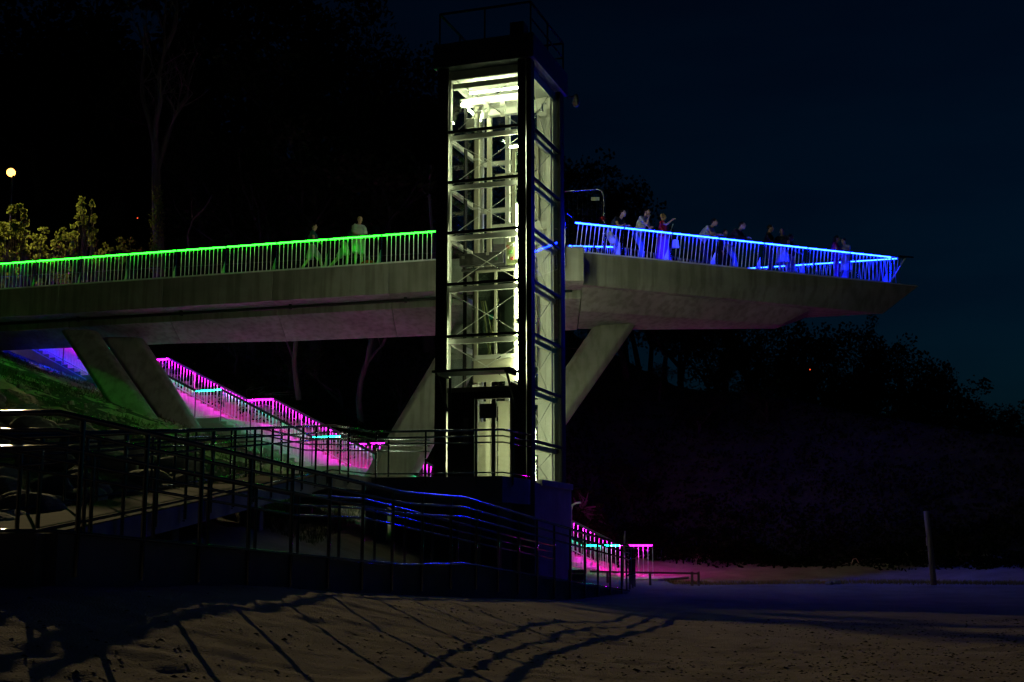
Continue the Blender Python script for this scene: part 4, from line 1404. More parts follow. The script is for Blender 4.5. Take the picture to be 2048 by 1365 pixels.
# ================================================================== street lamp
lp_ = place(22, 345, 62)
sl = thing('street_lamp', 'bright yellow street lamp on a slim pole at the left edge', 'street lamp', (lp_.x, lp_.y, G(lp_.x, lp_.y)))
zg = G(lp_.x, lp_.y) - 0.2
m_ = MB(); m_.tube([(lp_.x + 0.1, lp_.y, zg), (lp_.x + 0.1, lp_.y, lp_.z - 0.3), (lp_.x + 0.1, lp_.y, lp_.z + 0.15)], [0.09, 0.06, 0.05], 10); m_.obj('pole', M['steel'], sl, smooth=True)
aim = (Vector((-8.0, 9.0, -1.0)) - lp_).normalized()
m_ = MB(); m_.tube([lp_ - aim * 0.25, lp_ - aim * 0.10, lp_ - aim * 0.02], [0.10, 0.28, 0.30], 16); m_.obj('lamp_head', M['dark_steel'], sl, smooth=True)
m_ = MB(); m_.ball(lp_, 0.21, 16, 10); m_.obj('lens', M['lamp'], sl, smooth=True)
ld_ = bpy.data.lights.new('lamp_light', 'SPOT')
ld_.energy = 31000
ld_.color = (1.0, 0.78, 0.38)
ld_.spot_size = math.radians(52)
ld_.spot_blend = 1.0
ld_.shadow_soft_size = 0.10
lo_ = bpy.data.objects.new('lamp_light', ld_)
lo_.rotation_euler = (0, 0, 0)
put(lo_, sl, Matrix.Translation(lp_ + aim * 0.35) @ (-aim).to_track_quat('Z', 'Y').to_matrix().to_4x4())

# distant small lights
for (px, py, Y, mt, lb) in ((275, 436, 60, 'red_dot', 'tiny red light glimmering among the trees above the green railing'),
                            (1620, 739, 63, 'red_dot', 'tiny red light on the black headland under the platform')):
    m_ = MB(); m_.ball(place(px, py, Y - 6), 0.03, 8, 6)
    tag(m_.obj('signal_light', M[mt], None), lb, 'light')

# ================================================================== boulders, posts, beach things
rr = random.Random(21)
ROCK = []
for i in range(6):
    bm = bmesh.new()
    bmesh.ops.create_icosphere(bm, subdivisions=3, radius=1.0)
    offs = Vector((rr.uniform(0, 50), rr.uniform(0, 50), 0))
    planes = [(Vector((rr.gauss(0, 1), rr.gauss(0, 1), rr.gauss(0, 0.8))).normalized(), rr.uniform(0.55, 0.85)) for _ in range(9)]
    for v in bm.verts:
        for (n_, d_) in planes:
            k = v.co.dot(n_) - d_
            if k > 0: v.co -= n_ * k * 0.9
        v.co *= 1 + 0.05 * rr.gauss(0, 1) * 0.4
    me = bpy.data.meshes.new('boulder')
    bm.to_mesh(me); bm.free()
    me.materials.append(M['rock'])
    me.polygons.foreach_set('use_smooth', [True] * len(me.polygons))
    ROCK.append(me)
placed = []
cnt = 0
while cnt < 62:
    y = rr.uniform(15, 31)
    x = rr.uniform(-0.46 * y, -6.6) if y < 33 else rr.uniform(-0.46 * y, -8)
    s = rr.uniform(0.26, 0.55)
    if any((x - a) ** 2 + (y - b) ** 2 < (s + c) ** 2 * 0.62 for a, b, c in placed): continue
    if x > -0.2 * y and y < 31 and x > -6.9: continue
    placed.append((x, y, s)); cnt += 1
    o = bpy.data.objects.new('boulder', ROCK[cnt % 6])
    put(o, None, Matrix.Translation((x, y, G(x, y) + s * 0.18)) @ Matrix.Rotation(rr.uniform(0, 6.28), 4, 'Z') @ Matrix.Rotation(rr.uniform(-0.4, 0.4), 4, 'X') @ Matrix.Diagonal((s * rr.uniform(0.9, 1.4), s, s * rr.uniform(0.55, 0.9), 1)))
    if y < 22:
        tag(o, 'rough grey boulder among those just behind the ramp railings at the left', 'boulder', 'boulders behind the ramp')
    else:
        tag(o, 'rough grey boulder on the bank between the ramp and the footbridge legs', 'boulder', 'boulders up the bank')
# rubble on the sandy bank below the stairs
m_ = MB(); rr = random.Random(77)
cnt = 0
while cnt < 1100:
    y = rr.uniform(30, 47); x = rr.uniform(-0.44 * y, 2)
    dd_ = hill_d(x, y)
    if dd_ > -3.4 or dd_ < -15: continue
    if float(vnoise(np.array([x * 0.5]), np.array([y * 0.5]))[0]) < -0.12 and rr.random() < 0.8: continue
    cnt += 1
    s = rr.uniform(0.02, 0.06) * (2.2 if rr.random() < 0.06 else 1)
    c = Vector((x, y, G(x, y) + 0.2 * s)); a0 = rr.random() * 6; k = 6
    r1 = [c + Vector((s * rr.uniform(0.7, 1.3) * math.cos(a0 + j * PI / 3), s * rr.uniform(0.6, 1.1) * math.sin(a0 + j * PI / 3), -0.4 * s)) for j in range(k)]
    r2 = [c + (p - c) * rr.uniform(0.5, 0.8) + Vector((0, 0, s * rr.uniform(0.6, 1.1))) for p in r1]
    m_.add(r1 + r2, [tuple(range(k, 2 * k))] + [(j, (j + 1) % k, k + (j + 1) % k, k + j) for j in range(k)])
tag(m_.obj('rubble', M['rubble'], None), 'loose stones and clods on the sandy bank below the stairs', kind='stuff')

# leaning timber post on the right
p0 = Vector((place(1868, 1160, 36).x, 36, G(place(1868, 1160, 36).x, 36) - 0.2)); p1 = place(1852, 1022, 36)
pt_ = thing('timber_post', 'weathered wooden post leaning left on the beach at the far right', 'post', p0)
m_ = MB(); m_.tube([p0, p0.lerp(p1, 0.5) + Vector((0.01, 0, 0)), p1], [0.085, 0.08, 0.07], 12); m_.obj('shaft', M['wood'], pt_, smooth=True)
m_ = MB(); c = p0.lerp(p1, 0.62); m_.box((c.x - 0.10, c.y - 0.05, c.z - 0.10), (c.x - 0.075, c.y - 0.02, c.z + 0.12)); m_.obj('cleat', M['pine'], pt_)
# thin leaning pole by the foot of the stairs
p0 = place(1243, 1160, 33); p0.z = G(p0.x, 33) - 0.1; p1 = place(1250, 1062, 33.2)
m_ = MB(); m_.tube([p0, p1], [0.03, 0.022], 8)
tag(m_.obj('pole', M['wood'], None, smooth=True), 'thin leaning pole stuck in the sand before the lowest magenta railing', 'pole')
# timber edge rail low over the sand to the right of the stairs
lr = thing('low_barrier', 'low wooden barrier rail just above the sand right of the stairs', 'barrier', (6, 35.2, -1.1))
rect('top_rail', place(1180, 1143, 35.5), place(1398, 1147, 35.5), 0.06, 0.05, M['wood'], lr)
for px in (1215, 1300, 1384, 1397):
    q_ = place(px, 1147, 35.5)
    rect('stub', (q_.x, 35.5, G(q_.x, 35.5) - 0.1), (q_.x, 35.5, q_.z + 0.05), 0.06, 0.06, M['wood'], lr)
# curved pipe by the plinth
m_ = MB(); m_.tube([place(1142, 1075, 38), place(1142, 1020, 38), place(1145, 1010, 38), place(1152, 1006, 38), place(1162, 1005, 38)], 0.03, 8)
tag(m_.obj('bent_pipe', M['zinc'], None, smooth=True), 'pale pipe bent over at the top, beside the tower plinth', 'pipe')
# wooden box at the foot of the ramp
q_ = place(1152, 1150, 33)
ob = thing('wooden_crate', 'brown wooden crate behind the ramp railing at the foot of the turquoise lit stairs', 'crate', (q_.x, 33, G(q_.x, 33)))
gz = G(q_.x, 33)
for k in range(4):
    m_ = MB(); m_.box((q_.x - 0.2, 32.8, gz + 0.02 + 0.09 * k), (q_.x + 0.2, 33.15, gz + 0.10 + 0.09 * k)); m_.obj('slat', M['wood'], ob)
# bent strap in the sand slope to the right
q_ = place(1710, 1118, 44)
gzz = G(q_.x, 44)
m_ = MB(); m_.tube([(q_.x - 0.13, 44, gzz), (q_.x - 0.06, 44, gzz + 0.16), (q_.x + 0.04, 44, gzz + 0.18), (q_.x + 0.11, 44, gzz + 0.05), (q_.x + 0.18, 44, gzz - 0.05)], 0.018, 6)
tag(m_.obj('bent_strap', M['pine'], None, smooth=True), 'pale bent root curling out of the dune at the right', 'root')
for i, (px, Y) in enumerate(((1660, 36), (1672, 36.4))):
    q_ = place(px, 1155, Y)
    o = bpy.data.objects.new('beach_stone', ROCK[i])
    put(o, None, Matrix.Translation((q_.x, Y, G(q_.x, Y) + 0.04)) @ Matrix.Diagonal((0.14, 0.1, 0.09, 1)))
    tag(o, ('small dark stone lying on the beach berm, left one of two' if i == 0 else 'small dark stone lying on the beach berm, right one of two'), 'stone')

# seaweed wrack on the near sand
m_ = MB(); rr = random.Random(31)
cnt = 0
while cnt < 5200:
    y = 6.2 + 13 * rr.random() ** 1.5
    x = rr.uniform(-4.0, 0.42 * y + 0.5)
    dens = float(vnoise(np.array([x * 0.8 + 4]), np.array([y * 1.3]))[0]) + 0.5 + 0.10 * x
    if rr.random() > min(1, max(0.02, dens * 1.0 - 0.25)): continue
    cnt += 1
    s = rr.uniform(0.006, 0.022) * (1.5 if rr.random() < 0.08 else 1)
    gx = float(ground(np.array([x]), np.array([y]))[0])
    mx_ = float((0.055 * vnoise(np.array([x * 2.2 + 3]), np.array([y * 3.6])) + 0.05 * vnoise(np.array([x * 5.1 + 30]), np.array([y * 7.7 + 8])) + 0.028 * vnoise(np.array([x * 11.7]), np.array([y * 13.1])) - 0.16 * np.clip(vnoise(np.array([x * 2.6 + 50]), np.array([y * 2.6 + 11])) - 0.18, 0, 1))[0])
    nw = float(1 - sstep(13, 30, y))
    c = Vector((x, y, gx + 0.42 * mx_ * (0.35 + 0.65 * nw) + s * 0.25))
    k = 5
    a0 = rr.random() * 6
    top_ = c + Vector((s * rr.uniform(-0.5, 0.5), 0, s * rr.uniform(0.0, 0.35)))
    ringp = [c + Vector((s * rr.uniform(0.6, 1.6) * math.cos(a0 + j * 2 * PI / k), s * rr.uniform(0.5, 1.1) * math.sin(a0 + j * 2 * PI / k), -0.3 * s)) for j in range(k)]
    m_.add(ringp + [top_], [(j, (j + 1) % k, k) for j in range(k)])
tag(m_.obj('seaweed', M['weed'], None), 'scattered dark seaweed and beach litter on the near sand', kind='stuff')

# dune grass at the yellowish strip
def grass(name, label, n, xr, yf, hgt, mat, seed):
    m_ = MB(); rr = random.Random(seed)
    for _ in range(n):
        x = rr.uniform(*xr); y = yf(x) + rr.gauss(0, 0.5)
        z = G(x, y)
        h = hgt * rr.uniform(0.4, 1.3)
        a = rr.uniform(0, PI)
        w = Vector((math.cos(a), math.sin(a), 0)) * 0.012
        l = Vector((rr.gauss(0, 0.3) * h, rr.gauss(0, 0.3) * h, h))
        p = Vector((x, y, z - 0.02))
        m_.add([p - w, p + w, p + l], [(0, 1, 2)])
    tag(m_.obj(name, mat, None), label, kind='stuff')


M['dry_grass'] = leaf_mat('dry dune grass', (0.26, 0.22, 0.05), 0.4)
grass('dune_grass', 'low yellowish grass along the back of the beach', 9000, (4.5, 24), lambda x: 37.2 + 0.02 * x, 0.12, M['dry_grass'], 41)

def undergrowth():
    m_ = MB(); rr = random.Random(91); n = 0
    while n < 60000:
        x = rr.uniform(-22, 30); y = rr.uniform(36, 72)
        if abs(x) > 0.46 * y: continue
        d = hill_d(x, y) + 2.2 * (rr.random() - 0.5)
        lo = 1.7 if x < 4 else 4.7
        if d < lo or d > lo + 14: continue
        if rr.random() > math.exp(-(d - lo) / 5.0): continue
        g = G(x, y)
        hh = 0.9 * max(0, float(vnoise(np.array([x * 0.6]), np.array([y * 0.6]))[0]) + 0.35)
        for _ in range(7):
            c = Vector((x + rr.gauss(0, 0.2), y + rr.gauss(0, 0.2), g + rr.random() * hh))
            a = Vector((rr.gauss(0, 1), rr.gauss(0, 1), rr.gauss(0, 1))).normalized() * rr.uniform(0.05, 0.11)
            b = a.orthogonal().normalized() * a.length * 0.6
            m_.add([c - a, c + b, c + a, c - b], [(0, 1, 2, 3)])
            n += 1
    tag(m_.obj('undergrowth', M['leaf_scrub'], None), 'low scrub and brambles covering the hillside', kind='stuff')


undergrowth()
M['bank_grass'] = leaf_mat('coarse bank grass', (0.09, 0.10, 0.04), 0.3)
m_ = MB(); rr = random.Random(55); cnt = 0
while cnt < 14000:
    y = rr.uniform(26, 47); x = rr.uniform(-0.42 * y, -4)
    if hill_d(x, y) > -3.5: continue
    if float(vnoise(np.array([x * 0.7 + 2]), np.array([y * 0.7]))[0]) < -0.05: continue
    cnt += 1
    z = G(x, y); h = rr.uniform(0.05, 0.2); a = rr.uniform(0, PI)
    w = Vector((math.cos(a), math.sin(a), 0)) * 0.014
    p = Vector((x, y, z - 0.03))
    m_.add([p - w, p + w, p + Vector((rr.gauss(0, 0.5) * h, rr.gauss(0, 0.5) * h, h))], [(0, 1, 2)])
tag(m_.obj('bank_grass', M['bank_grass'], None), 'patchy coarse grass on the sandy bank below the stairs', kind='stuff')

# ================================================================== people
SKIN = noise_mat('skin', (0.50, 0.30, 0.20), (0.58, 0.37, 0.26), 8, 0.6, 0.0)


def smooth_mesh(mb_, name, mat, voxel):
    me = mb_.mesh(name, mat, (0, 0, 0), True)
    tmp = bpy.data.objects.new('tmp', me)
    COL.objects.link(tmp)
    md = tmp.modifiers.new('r', 'REMESH'); md.mode = 'VOXEL'; md.voxel_size = voxel; md.use_smooth_shade = True
    ms = tmp.modifiers.new('s', 'SMOOTH'); ms.factor = 0.5; ms.iterations = 3
    dg = bpy.context.evaluated_depsgraph_get()
    out = bpy.data.meshes.new_from_object(tmp.evaluated_get(dg))
    out.name = name
    bpy.data.objects.remove(tmp)
    out.materials.clear(); out.materials.append(mat)
    return out


def person(label, pos, face, pose, shirt, bottoms, kind='trousers', hair=(0.03, 0.02, 0.015), longhair=False, h=1.75, shoes=(0.05, 0.05, 0.05), sleeves=0.5, group=None, mirror=False):
    s = h / 1.75
    J = {'pel': (0, 0, 0.95), 'wst': (0, 0, 1.10), 'chs': (0, 0.01, 1.32), 'nck': (0, 0.01, 1.50), 'hd': (0, 0.03, 1.63),
         'shL': (-0.19, 0, 1.43), 'elL': (-0.23, -0.02, 1.15), 'wrL': (-0.22, 0.10, 0.93), 'shR': (0.19, 0, 1.43), 'elR': (0.23, -0.02, 1.15), 'wrR': (0.22, 0.10, 0.93),
         'hpL': (-0.10, 0, 0.92), 'knL': (-0.11, 0.03, 0.50), 'anL': (-0.11, 0, 0.08), 'hpR': (0.10, 0, 0.92), 'knR': (0.11, 0.03, 0.50), 'anR': (0.11, 0, 0.08)}
    P_ = {}
    if pose == 'lean':      # folded over the rail, forearms on it
        P_ = {'pel': (0, -0.30, 0.92), 'wst': (0, -0.22, 1.06), 'chs': (0, -0.05, 1.22), 'nck': (0, 0.10, 1.36), 'hd': (0, 0.19, 1.46),
              'shL': (-0.19, 0.02, 1.30), 'elL': (-0.22, 0.14, 1.06), 'wrL': (-0.06, 0.34, 1.06), 'shR': (0.19, 0.02, 1.30), 'elR': (0.22, 0.14, 1.06), 'wrR': (0.05, 0.36, 1.06),
              'hpL': (-0.10, -0.30, 0.90), 'hpR': (0.10, -0.30, 0.90), 'knL': (-0.11, -0.18, 0.48), 'anL': (-0.11, -0.30, 0.08), 'knR': (0.11, -0.10, 0.50), 'anR': (0.12, 0.02, 0.08)}
    elif pose == 'chin':    # one elbow on the rail, hand at the chin
        P_ = {'pel': (0, -0.22, 0.93), 'wst': (0, -0.16, 1.08), 'chs': (0, -0.04, 1.27), 'nck': (0, 0.06, 1.43), 'hd': (0, 0.14, 1.55),
              'shL': (-0.19, 0.0, 1.37), 'elL': (-0.22, 0.10, 1.09), 'wrL': (0.0, 0.28, 1.07), 'shR': (0.19, 0.0, 1.37), 'elR': (0.20, 0.24, 1.09), 'wrR': (0.08, 0.24, 1.36),
              'hpL': (-0.10, -0.22, 0.91), 'hpR': (0.10, -0.22, 0.91), 'knL': (-0.11, -0.12, 0.49), 'anL': (-0.11, -0.24, 0.08), 'knR': (0.11, -0.04, 0.50), 'anR': (0.12, 0.04, 0.08)}
    elif pose == 'point':
        P_ = {'shR': (0.19, 0.02, 1.43), 'elR': (0.30, 0.22, 1.30), 'wrR': (0.34, 0.42, 1.42), 'wrL': (-0.10, 0.22, 1.06), 'elL': (-0.24, 0.02, 1.14)}
    elif pose == 'walk':
        P_ = {'knL': (-0.10, 0.24, 0.55), 'anL': (-0.10, 0.36, 0.10), 'knR': (0.10, -0.12, 0.50), 'anR': (0.10, -0.38, 0.14), 'elL': (-0.24, -0.15, 1.17), 'wrL': (-0.24, -0.12, 0.93), 'elR': (0.24, 0.08, 1.15), 'wrR': (0.22, 0.28, 1.03)}
    elif pose == 'stride':
        P_ = {'pel': (0, 0, 0.86), 'wst': (0, 0.10, 0.99), 'chs': (0, 0.24, 1.16), 'nck': (0, 0.36, 1.30), 'hd': (0, 0.43, 1.42), 'shL': (-0.19, 0.26, 1.24), 'shR': (0.19, 0.26, 1.24),
              'elL': (-0.22, 0.38, 1.04), 'wrL': (-0.06, 0.56, 1.05), 'elR': (0.22, 0.40, 1.04), 'wrR': (0.08, 0.60, 1.05), 'hpL': (-0.10, 0, 0.84), 'hpR': (0.10, 0, 0.84),
              'knL': (-0.11, -0.28, 0.46), 'anL': (-0.11, -0.62, 0.12), 'knR': (0.11, 0.12, 0.46), 'anR': (0.12, 0.10, 0.08)}
    elif pose == 'rest':    # standing close to the rail, hands on it
        P_ = {'elL': (-0.24, 0.08, 1.16), 'wrL': (-0.15, 0.30, 1.06), 'elR': (0.24, 0.08, 1.16), 'wrR': (0.15, 0.30, 1.06), 'hd': (0, 0.07, 1.62)}
    J.update(P_)
    J = {k: Vector(v) * s for k, v in J.items()}
    if mirror:
        J = {k: Vector((-v.x, v.y, v.z)) for k, v in J.items()}
    body = MB()
    r = lambda *a: [x * s for x in a]
    hd = J['hd']; fwd = (hd - J['nck']); 
    body.tube([J['pel'] - Vector((0, 0, 0.04)), J['wst'], J['chs'], J['chs'].lerp(J['nck'], 0.6)], r(0.135, 0.115, 0.145, 0.085), 12)
    for sd in (-0.07, 0.07):
        body.tube([J['pel'] + Vector((sd, 0, 0)), J['chs'] + Vector((sd * 1.1, 0, 0)), J['chs'].lerp(J['nck'], 0.5) + Vector((sd * 1.2, 0, 0))], r(0.10, 0.10, 0.06), 10)
    body.tube([J['chs'].lerp(J['nck'], 0.5), J['nck'], J['nck'].lerp(hd, 0.7)], r(0.07, 0.055, 0.055), 10)
    body.ball(hd + Vector((0, 0, 0.02 * s)), r(0.076, 0.095, 0.112), 14, 10)
    body.ball(hd + Vector((0, 0.035, -0.06)) * s, r(0.05, 0.055, 0.055), 10, 8)
    body.ball(hd + Vector((0, 0.100, -0.005)) * s, r(0.016, 0.024, 0.030), 8, 6)
    for sd in (-1, 1):
        body.ball(hd + Vector((0.078 * sd, 0.0, 0.0)) * s, r(0.012, 0.024, 0.032), 8, 6)
    fing = MB()
    for a in 'LR':
        sh, el, wr = J['sh' + a], J['el' + a], J['wr' + a]
        body.tube([J['chs'].lerp(J['nck'], 0.5), sh], r(0.075, 0.062), 8)
        body.tube([sh, sh.lerp(el, 0.5), el, el.lerp(wr, 0.4), wr], r(0.055, 0.048, 0.038, 0.037, 0.026), 10)
        d = (wr - el).normalized()
        side = d.cross(Vector((0, 0, 1)));
        if side.length < 0.1: side = Vector((1, 0, 0))
        side.normalize()
        palm = wr + d * 0.075 * s
        body.tube([wr, wr + d * 0.03 * s, palm], r(0.026, 0.034, 0.030), 8)
        dn = side.cross(d).normalized()
        if dn.z > 0: dn = -dn
        for k in range(4):
            o_ = side * (k - 1.5) * 0.019 * s
            L_ = (0.068, 0.078, 0.074, 0.058)[k] * s
            b_ = palm - d * 0.01 * s + o_
            fing.tube([b_, b_ + d * L_ * 0.45 + dn * L_ * 0.10, b_ + d * L_ * 0.78 + dn * L_ * 0.35, b_ + d * L_ * 0.88 + dn * L_ * 0.68], r(0.0095, 0.009, 0.008, 0.006), 6)
        tb = wr + d * 0.02 * s - side * 0.024 * s
        fing.tube([tb, tb - side * 0.022 * s + d * 0.025 * s, tb - side * 0.026 * s + d * 0.055 * s + dn * 0.01], r(0.012, 0.010, 0.007), 6)
        hp, kn, an = J['hp' + a], J['kn' + a], J['an' + a]
        body.tube([J['pel'].lerp(hp, 0.6), hp, hp.lerp(kn, 0.5), kn, kn.lerp(an, 0.35), an], r(0.10, 0.095, 0.078, 0.056, 0.056, 0.036), 10)
        body.tube([an + Vector((0, -0.04, -0.03)) * s, an + Vector((0, 0.06, -0.045)) * s, an + Vector((0, 0.15, -0.055)) * s], r(0.035, 0.036, 0.026), 8)
    base_m = Matrix.Translation(Vector(pos)) @ Matrix.Rotation(math.atan2(-face[0], face[1]), 4, 'Z')
    t_ = bpy.data.objects.new('person', None)
    t_.empty_display_size = 0.2
    put(t_, None, base_m)
    tag(t_, label, 'person', group)

    def part(nm, me):
        o = bpy.data.objects.new(nm, me)
        put(o, t_, base_m)
        return o
    bme = smooth_mesh(body, 'body', SKIN, 0.020)
    # fingers join the body mesh, rooted inside the palms
    bm = bmesh.new(); bm.from_mesh(bme); fm = fing.mesh('f', SKIN, (0, 0, 0), True); bm.from_mesh(fm); bm.to_mesh(bme); bm.free()
    bme.polygons.foreach_set('use_smooth', [True] * len(bme.polygons))
    part('body', bme)
    # shirt
    sm = MB()
    sm.tube([J['pel'] + Vector((0, 0, -0.02)), J['wst'], J['chs'], J['chs'].lerp(J['nck'], 0.55)], r(0.158, 0.142, 0.166, 0.105), 12)
    for sd in (-0.075, 0.075):
        sm.tube([J['pel'] + Vector((sd, 0, 0.0)), J['chs'] + Vector((sd * 1.15, 0, 0)), J['chs'].lerp(J['nck'], 0.5) + Vector((sd * 1.2, 0, 0))], r(0.112, 0.115, 0.075), 10)
    for a in 'LR':
        sh, el, wr = J['sh' + a], J['el' + a], J['wr' + a]
        sm.tube([J['chs'].lerp(J['nck'], 0.5), sh], r(0.09, 0.078), 8)
        if sleeves > 0.9:
            sm.tube([sh, el, el.lerp(wr, 0.9)], r(0.072, 0.055, 0.042), 10)
        elif sleeves > 0:
            sm.tube([sh, sh.lerp(el, sleeves)], r(0.072, 0.066), 10)
    part('shirt', smooth_mesh(sm, 'shirt', shirt, 0.022))
    # lower clothes
    lm = MB()
    if kind in ('trousers', 'shorts'):
        f_ = 0.93 if kind == 'trousers' else 0.0
        for a in 'LR':
            hp, kn, an = J['hp' + a], J['kn' + a], J['an' + a]
            if kind == 'trousers':
                lm.tube([J['pel'].lerp(hp, 0.6) + Vector((0, 0, 0.04)), hp, hp.lerp(kn, 0.5), kn, kn.lerp(an, 0.93)], r(0.125, 0.115, 0.10, 0.078, 0.066), 10)
            else:
                lm.tube([J['pel'].lerp(hp, 0.6) + Vector((0, 0, 0.04)), hp, hp.lerp(kn, 0.5), hp.lerp(kn, 0.96)], r(0.13, 0.12, 0.115, 0.105), 10)
    else:
        zb = 0.12 if kind == 'long skirt' else 0.50
        lm.tube([J['pel'] + Vector((0, 0, 0.1)), J['pel'] + Vector((0, 0, -0.08)), Vector((J['pel'].x, J['pel'].y * 0.6, (0.5 + zb) * 0.55 * s)), Vector((J['pel'].x, J['pel'].y * 0.3, zb * s))],
                r(0.15, 0.19, 0.23, 0.29 if kind == 'long skirt' else 0.24), 14)
    part(kind.replace(' ', '_'), smooth_mesh(lm, kind, bottoms, 0.024))
    # hair
    hm = MB()
    hm.ball(hd + Vector((0, -0.020, 0.045)) * s, r(0.088, 0.100, 0.098), 14, 9)
    if longhair:
        hm.tube([hd + Vector((0, -0.05, 0.03)) * s, hd + Vector((0, -0.09, -0.10)) * s, J['nck'] + Vector((0, -0.10, -0.08)) * s], r(0.085, 0.075, 0.05), 10)
    part('hair', smooth_mesh(hm, 'hair', cloth('hair %.2f' % hair[0], hair), 0.018))
    em = MB()
    for sd in (-1, 1):
        em.ball(hd + Vector((0.030 * sd, 0.086, 0.018)) * s, r(0.013, 0.008, 0.008), 8, 5)
    part('eyes', em.mesh('eyes', cloth('eye dark', (0.06, 0.05, 0.04)), (0, 0, 0), True))
    mm = MB(); mm.ball(hd + Vector((0, 0.092, -0.055)) * s, r(0.022, 0.008, 0.006), 8, 5)
    part('mouth', mm.mesh('mouth', cloth('lips', (0.35, 0.12, 0.10)), (0, 0, 0), True))
    sh_ = MB()
    for a in 'LR':
        an = J['an' + a]
        sh_.tube([an + Vector((0, -0.055, -0.035)) * s, an + Vector((0, 0.05, -0.042)) * s, an + Vector((0, 0.17, -0.05)) * s], r(0.045, 0.045, 0.034), 8)
    part('shoes', smooth_mesh(sh_, 'shoes', cloth('shoes %.2f' % shoes[0], shoes), 0.02))
    return t_


def on_deck(px, off=0.45):
    """deck position behind the near blue railing, off metres in from it"""
    # line from b0 along bd; find where it crosses the sight line of px
    best = None
    for i in range(0, 1300):
        p = Vector((2.2, 39.0, DECK)) + bd * (i * 0.01) + Vector((-bd.y, bd.x, 0)) * off
        yc = p.y * CP + p.z * SP
        x = 1024 + FPX * p.x / yc
        e = abs(x - px)
        if best is None or e < best[0]: best = (e, p)
    q = best[1]; q.z = DECK
    return q


def on_bridge(px, off=0.5):
    best = None
    for i in range(2600):
        x = -24 + i * 0.01
        p = Vector((x, near_y(x) + off, DECK))
        yc = p.y * CP + p.z * SP
        e = abs(1024 + FPX * p.x / yc - px)
        if best is None or e < best[0]: best = (e, p)
    return best[1]


navy = cloth('navy cloth', (0.035, 0.04, 0.07)); white = cloth('white cotton', (0.62, 0.62, 0.60)); red = cloth('red cloth', (0.55, 0.03, 0.06)); jeans = cloth('jeans', (0.16, 0.22, 0.36))
purple = cloth('violet cloth', (0.34, 0.06, 0.40)); pale = cloth('pale cloth', (0.55, 0.55, 0.56)); dark = cloth('dark cloth', (0.02, 0.02, 0.03)); teal = cloth('teal cloth', (0.03, 0.13, 0.11)); pgreen = cloth('pale green cloth', (0.45, 0.52, 0.42)); pink = cloth('magenta cloth', (0.50, 0.05, 0.28)); stripe = cloth('grey shorts', (0.42, 0.44, 0.36))
person('person in a dark shirt and white shorts leaning on the blue railing, nearest the gate', on_deck(1238, 0.55), (0.75, -0.66), 'lean', navy, white, 'shorts', h=1.82, shoes=(0.3, 0.3, 0.3))
person('person in a white T-shirt and jeans resting chin on one hand at the blue railing', on_deck(1288, 0.50), (0.80, -0.6), 'chin', white, jeans, 'trousers', h=1.86, sleeves=0.55)
person('fair-haired person in a red top and long violet skirt pointing out to sea', on_deck(1327, 0.6), (0.9, -0.4), 'point', red, purple, 'long skirt', hair=(0.38, 0.27, 0.12), h=1.72)
person('person in a white T-shirt and dark trousers bent low over the blue railing', on_deck(1420, 0.55), (0.85, -0.5), 'lean', white, dark, 'trousers', h=1.88, sleeves=0.6, shoes=(0.5, 0.5, 0.5))
person('person in a dark top and light jeans leaning on the middle of the railing', on_deck(1477, 0.6), (0.8, -0.6), 'lean', navy, jeans, 'trousers', h=1.90, sleeves=1)
person('person in dark shirt and trousers standing upright in the middle of the platform railing', on_deck(1540, 0.7), (0.9, -0.3), 'rest', dark, dark, 'trousers', h=1.80, sleeves=1)
person('person in a dark top and wide pale skirt at the railing', on_deck(1567, 0.6), (-0.3, -0.9), 'rest', navy, pale, 'skirt', hair=(0.05, 0.04, 0.03), h=1.70, longhair=True)
person('dark-haired person in a magenta top near the point of the platform', on_deck(1674, 0.9), (0.9, -0.3), 'rest', pink, purple, 'trousers', h=1.76, longhair=True)
person('person in a pale shirt and long pale skirt near the point', on_deck(1693, 0.75), (-0.8, -0.5), 'rest', pale, white, 'skirt', h=1.66, sleeves=0.5)
person('person in a grey hooded top half hidden behind the wide pale skirted one', on_deck(1582, 1.3), (0.7, -0.7), 'rest', dark, pale, 'shorts', hair=(0.06, 0.04, 0.03), h=1.74, sleeves=1)
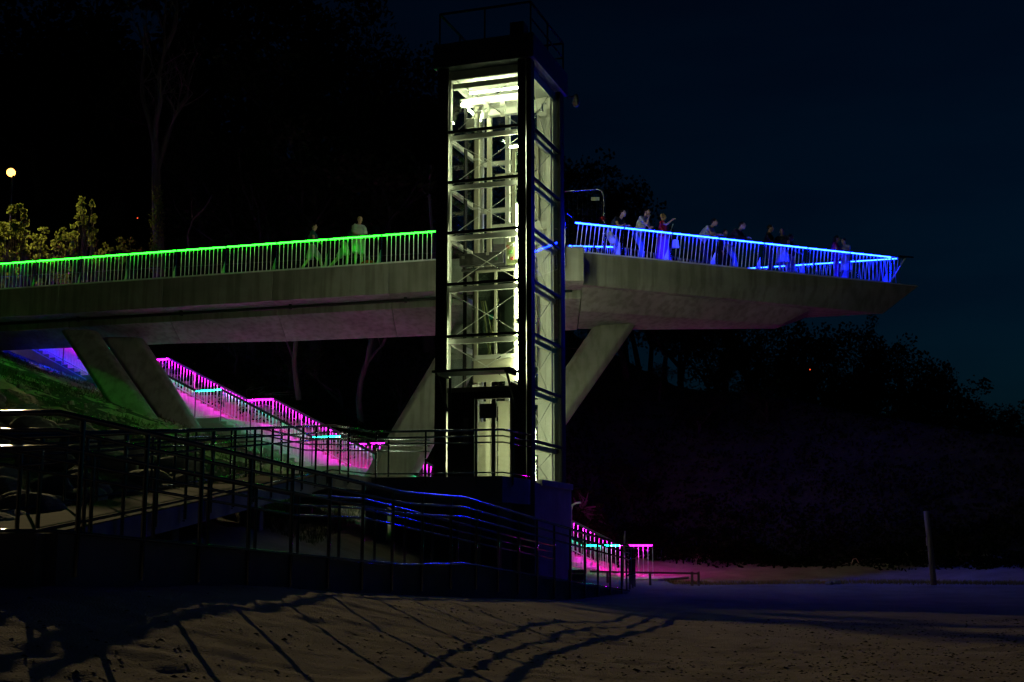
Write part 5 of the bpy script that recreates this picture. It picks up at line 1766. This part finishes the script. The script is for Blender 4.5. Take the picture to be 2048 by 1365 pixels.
person('person in a dark coat standing back from the railing near the middle of the deck', on_deck(1452, 1.6), (0.5, -0.8), 'stand', navy, dark, 'trousers', h=1.72, sleeves=1)
gdir = (0.9, -0.2)
person('person in teal shirt and pale shorts walking on the footbridge, leftmost there', on_bridge(624, 1.0), (0.95, 0.0), 'walk', teal, pgreen, 'shorts', h=1.80, shoes=(0.4, 0.35, 0.1))
person('person in a teal top and grey shorts, one leg stretched back behind the green railing', on_bridge(690, 0.7), gdir, 'stride', teal, stripe, 'shorts', h=1.86)
person('fair-haired person in a pale green T-shirt at the green railing, rightmost on the footbridge', on_bridge(716, 0.6), (0.6, -0.8), 'rest', pgreen, pgreen, 'shorts', hair=(0.36, 0.28, 0.12), h=1.80, sleeves=0.9)
# bags
q_ = on_bridge(736, 0.7)
hb = thing('bag', 'red holdall standing on the footbridge behind the green railing', 'bag', q_)
m_ = MB(); m_.ball(q_ + Vector((0, 0, 0.16)), (0.26, 0.15, 0.16), 14, 9); m_.obj('holdall', cloth('red nylon', (0.5, 0.02, 0.02)), hb, smooth=True)
m_ = MB(); m_.tube([q_ + Vector((-0.12, 0, 0.28)), q_ + Vector((-0.06, 0, 0.40)), q_ + Vector((0.06, 0, 0.40)), q_ + Vector((0.12, 0, 0.28))], 0.012, 6); m_.obj('handle', M['machine'], hb)
q_ = on_deck(1352, 0.42) + Vector((0, 0, 0.62))
hb = thing('bag', 'white shoulder bag hanging at the hip of the person in the red top', 'bag', q_)
m_ = MB(); m_.hexa([q_ + Vector(p) for p in ((-0.13, -0.05, -0.05), (0.12, -0.05, -0.05), (0.12, 0.05, -0.05), (-0.13, 0.05, -0.05))], [q_ + Vector(p) for p in ((-0.10, -0.03, 0.24), (0.09, -0.03, 0.24), (0.09, 0.03, 0.24), (-0.10, 0.03, 0.24))]); m_.obj('pouch', white, hb, bevel=0.03)
m_ = MB(); m_.tube([q_ + Vector((-0.12, 0, 0.24)), q_ + Vector((-0.14, 0.05, 0.55)), q_ + Vector((-0.06, 0.05, 0.78))], 0.012, 6); m_.obj('strap', white, hb)
print('objects', len(bpy.data.objects))
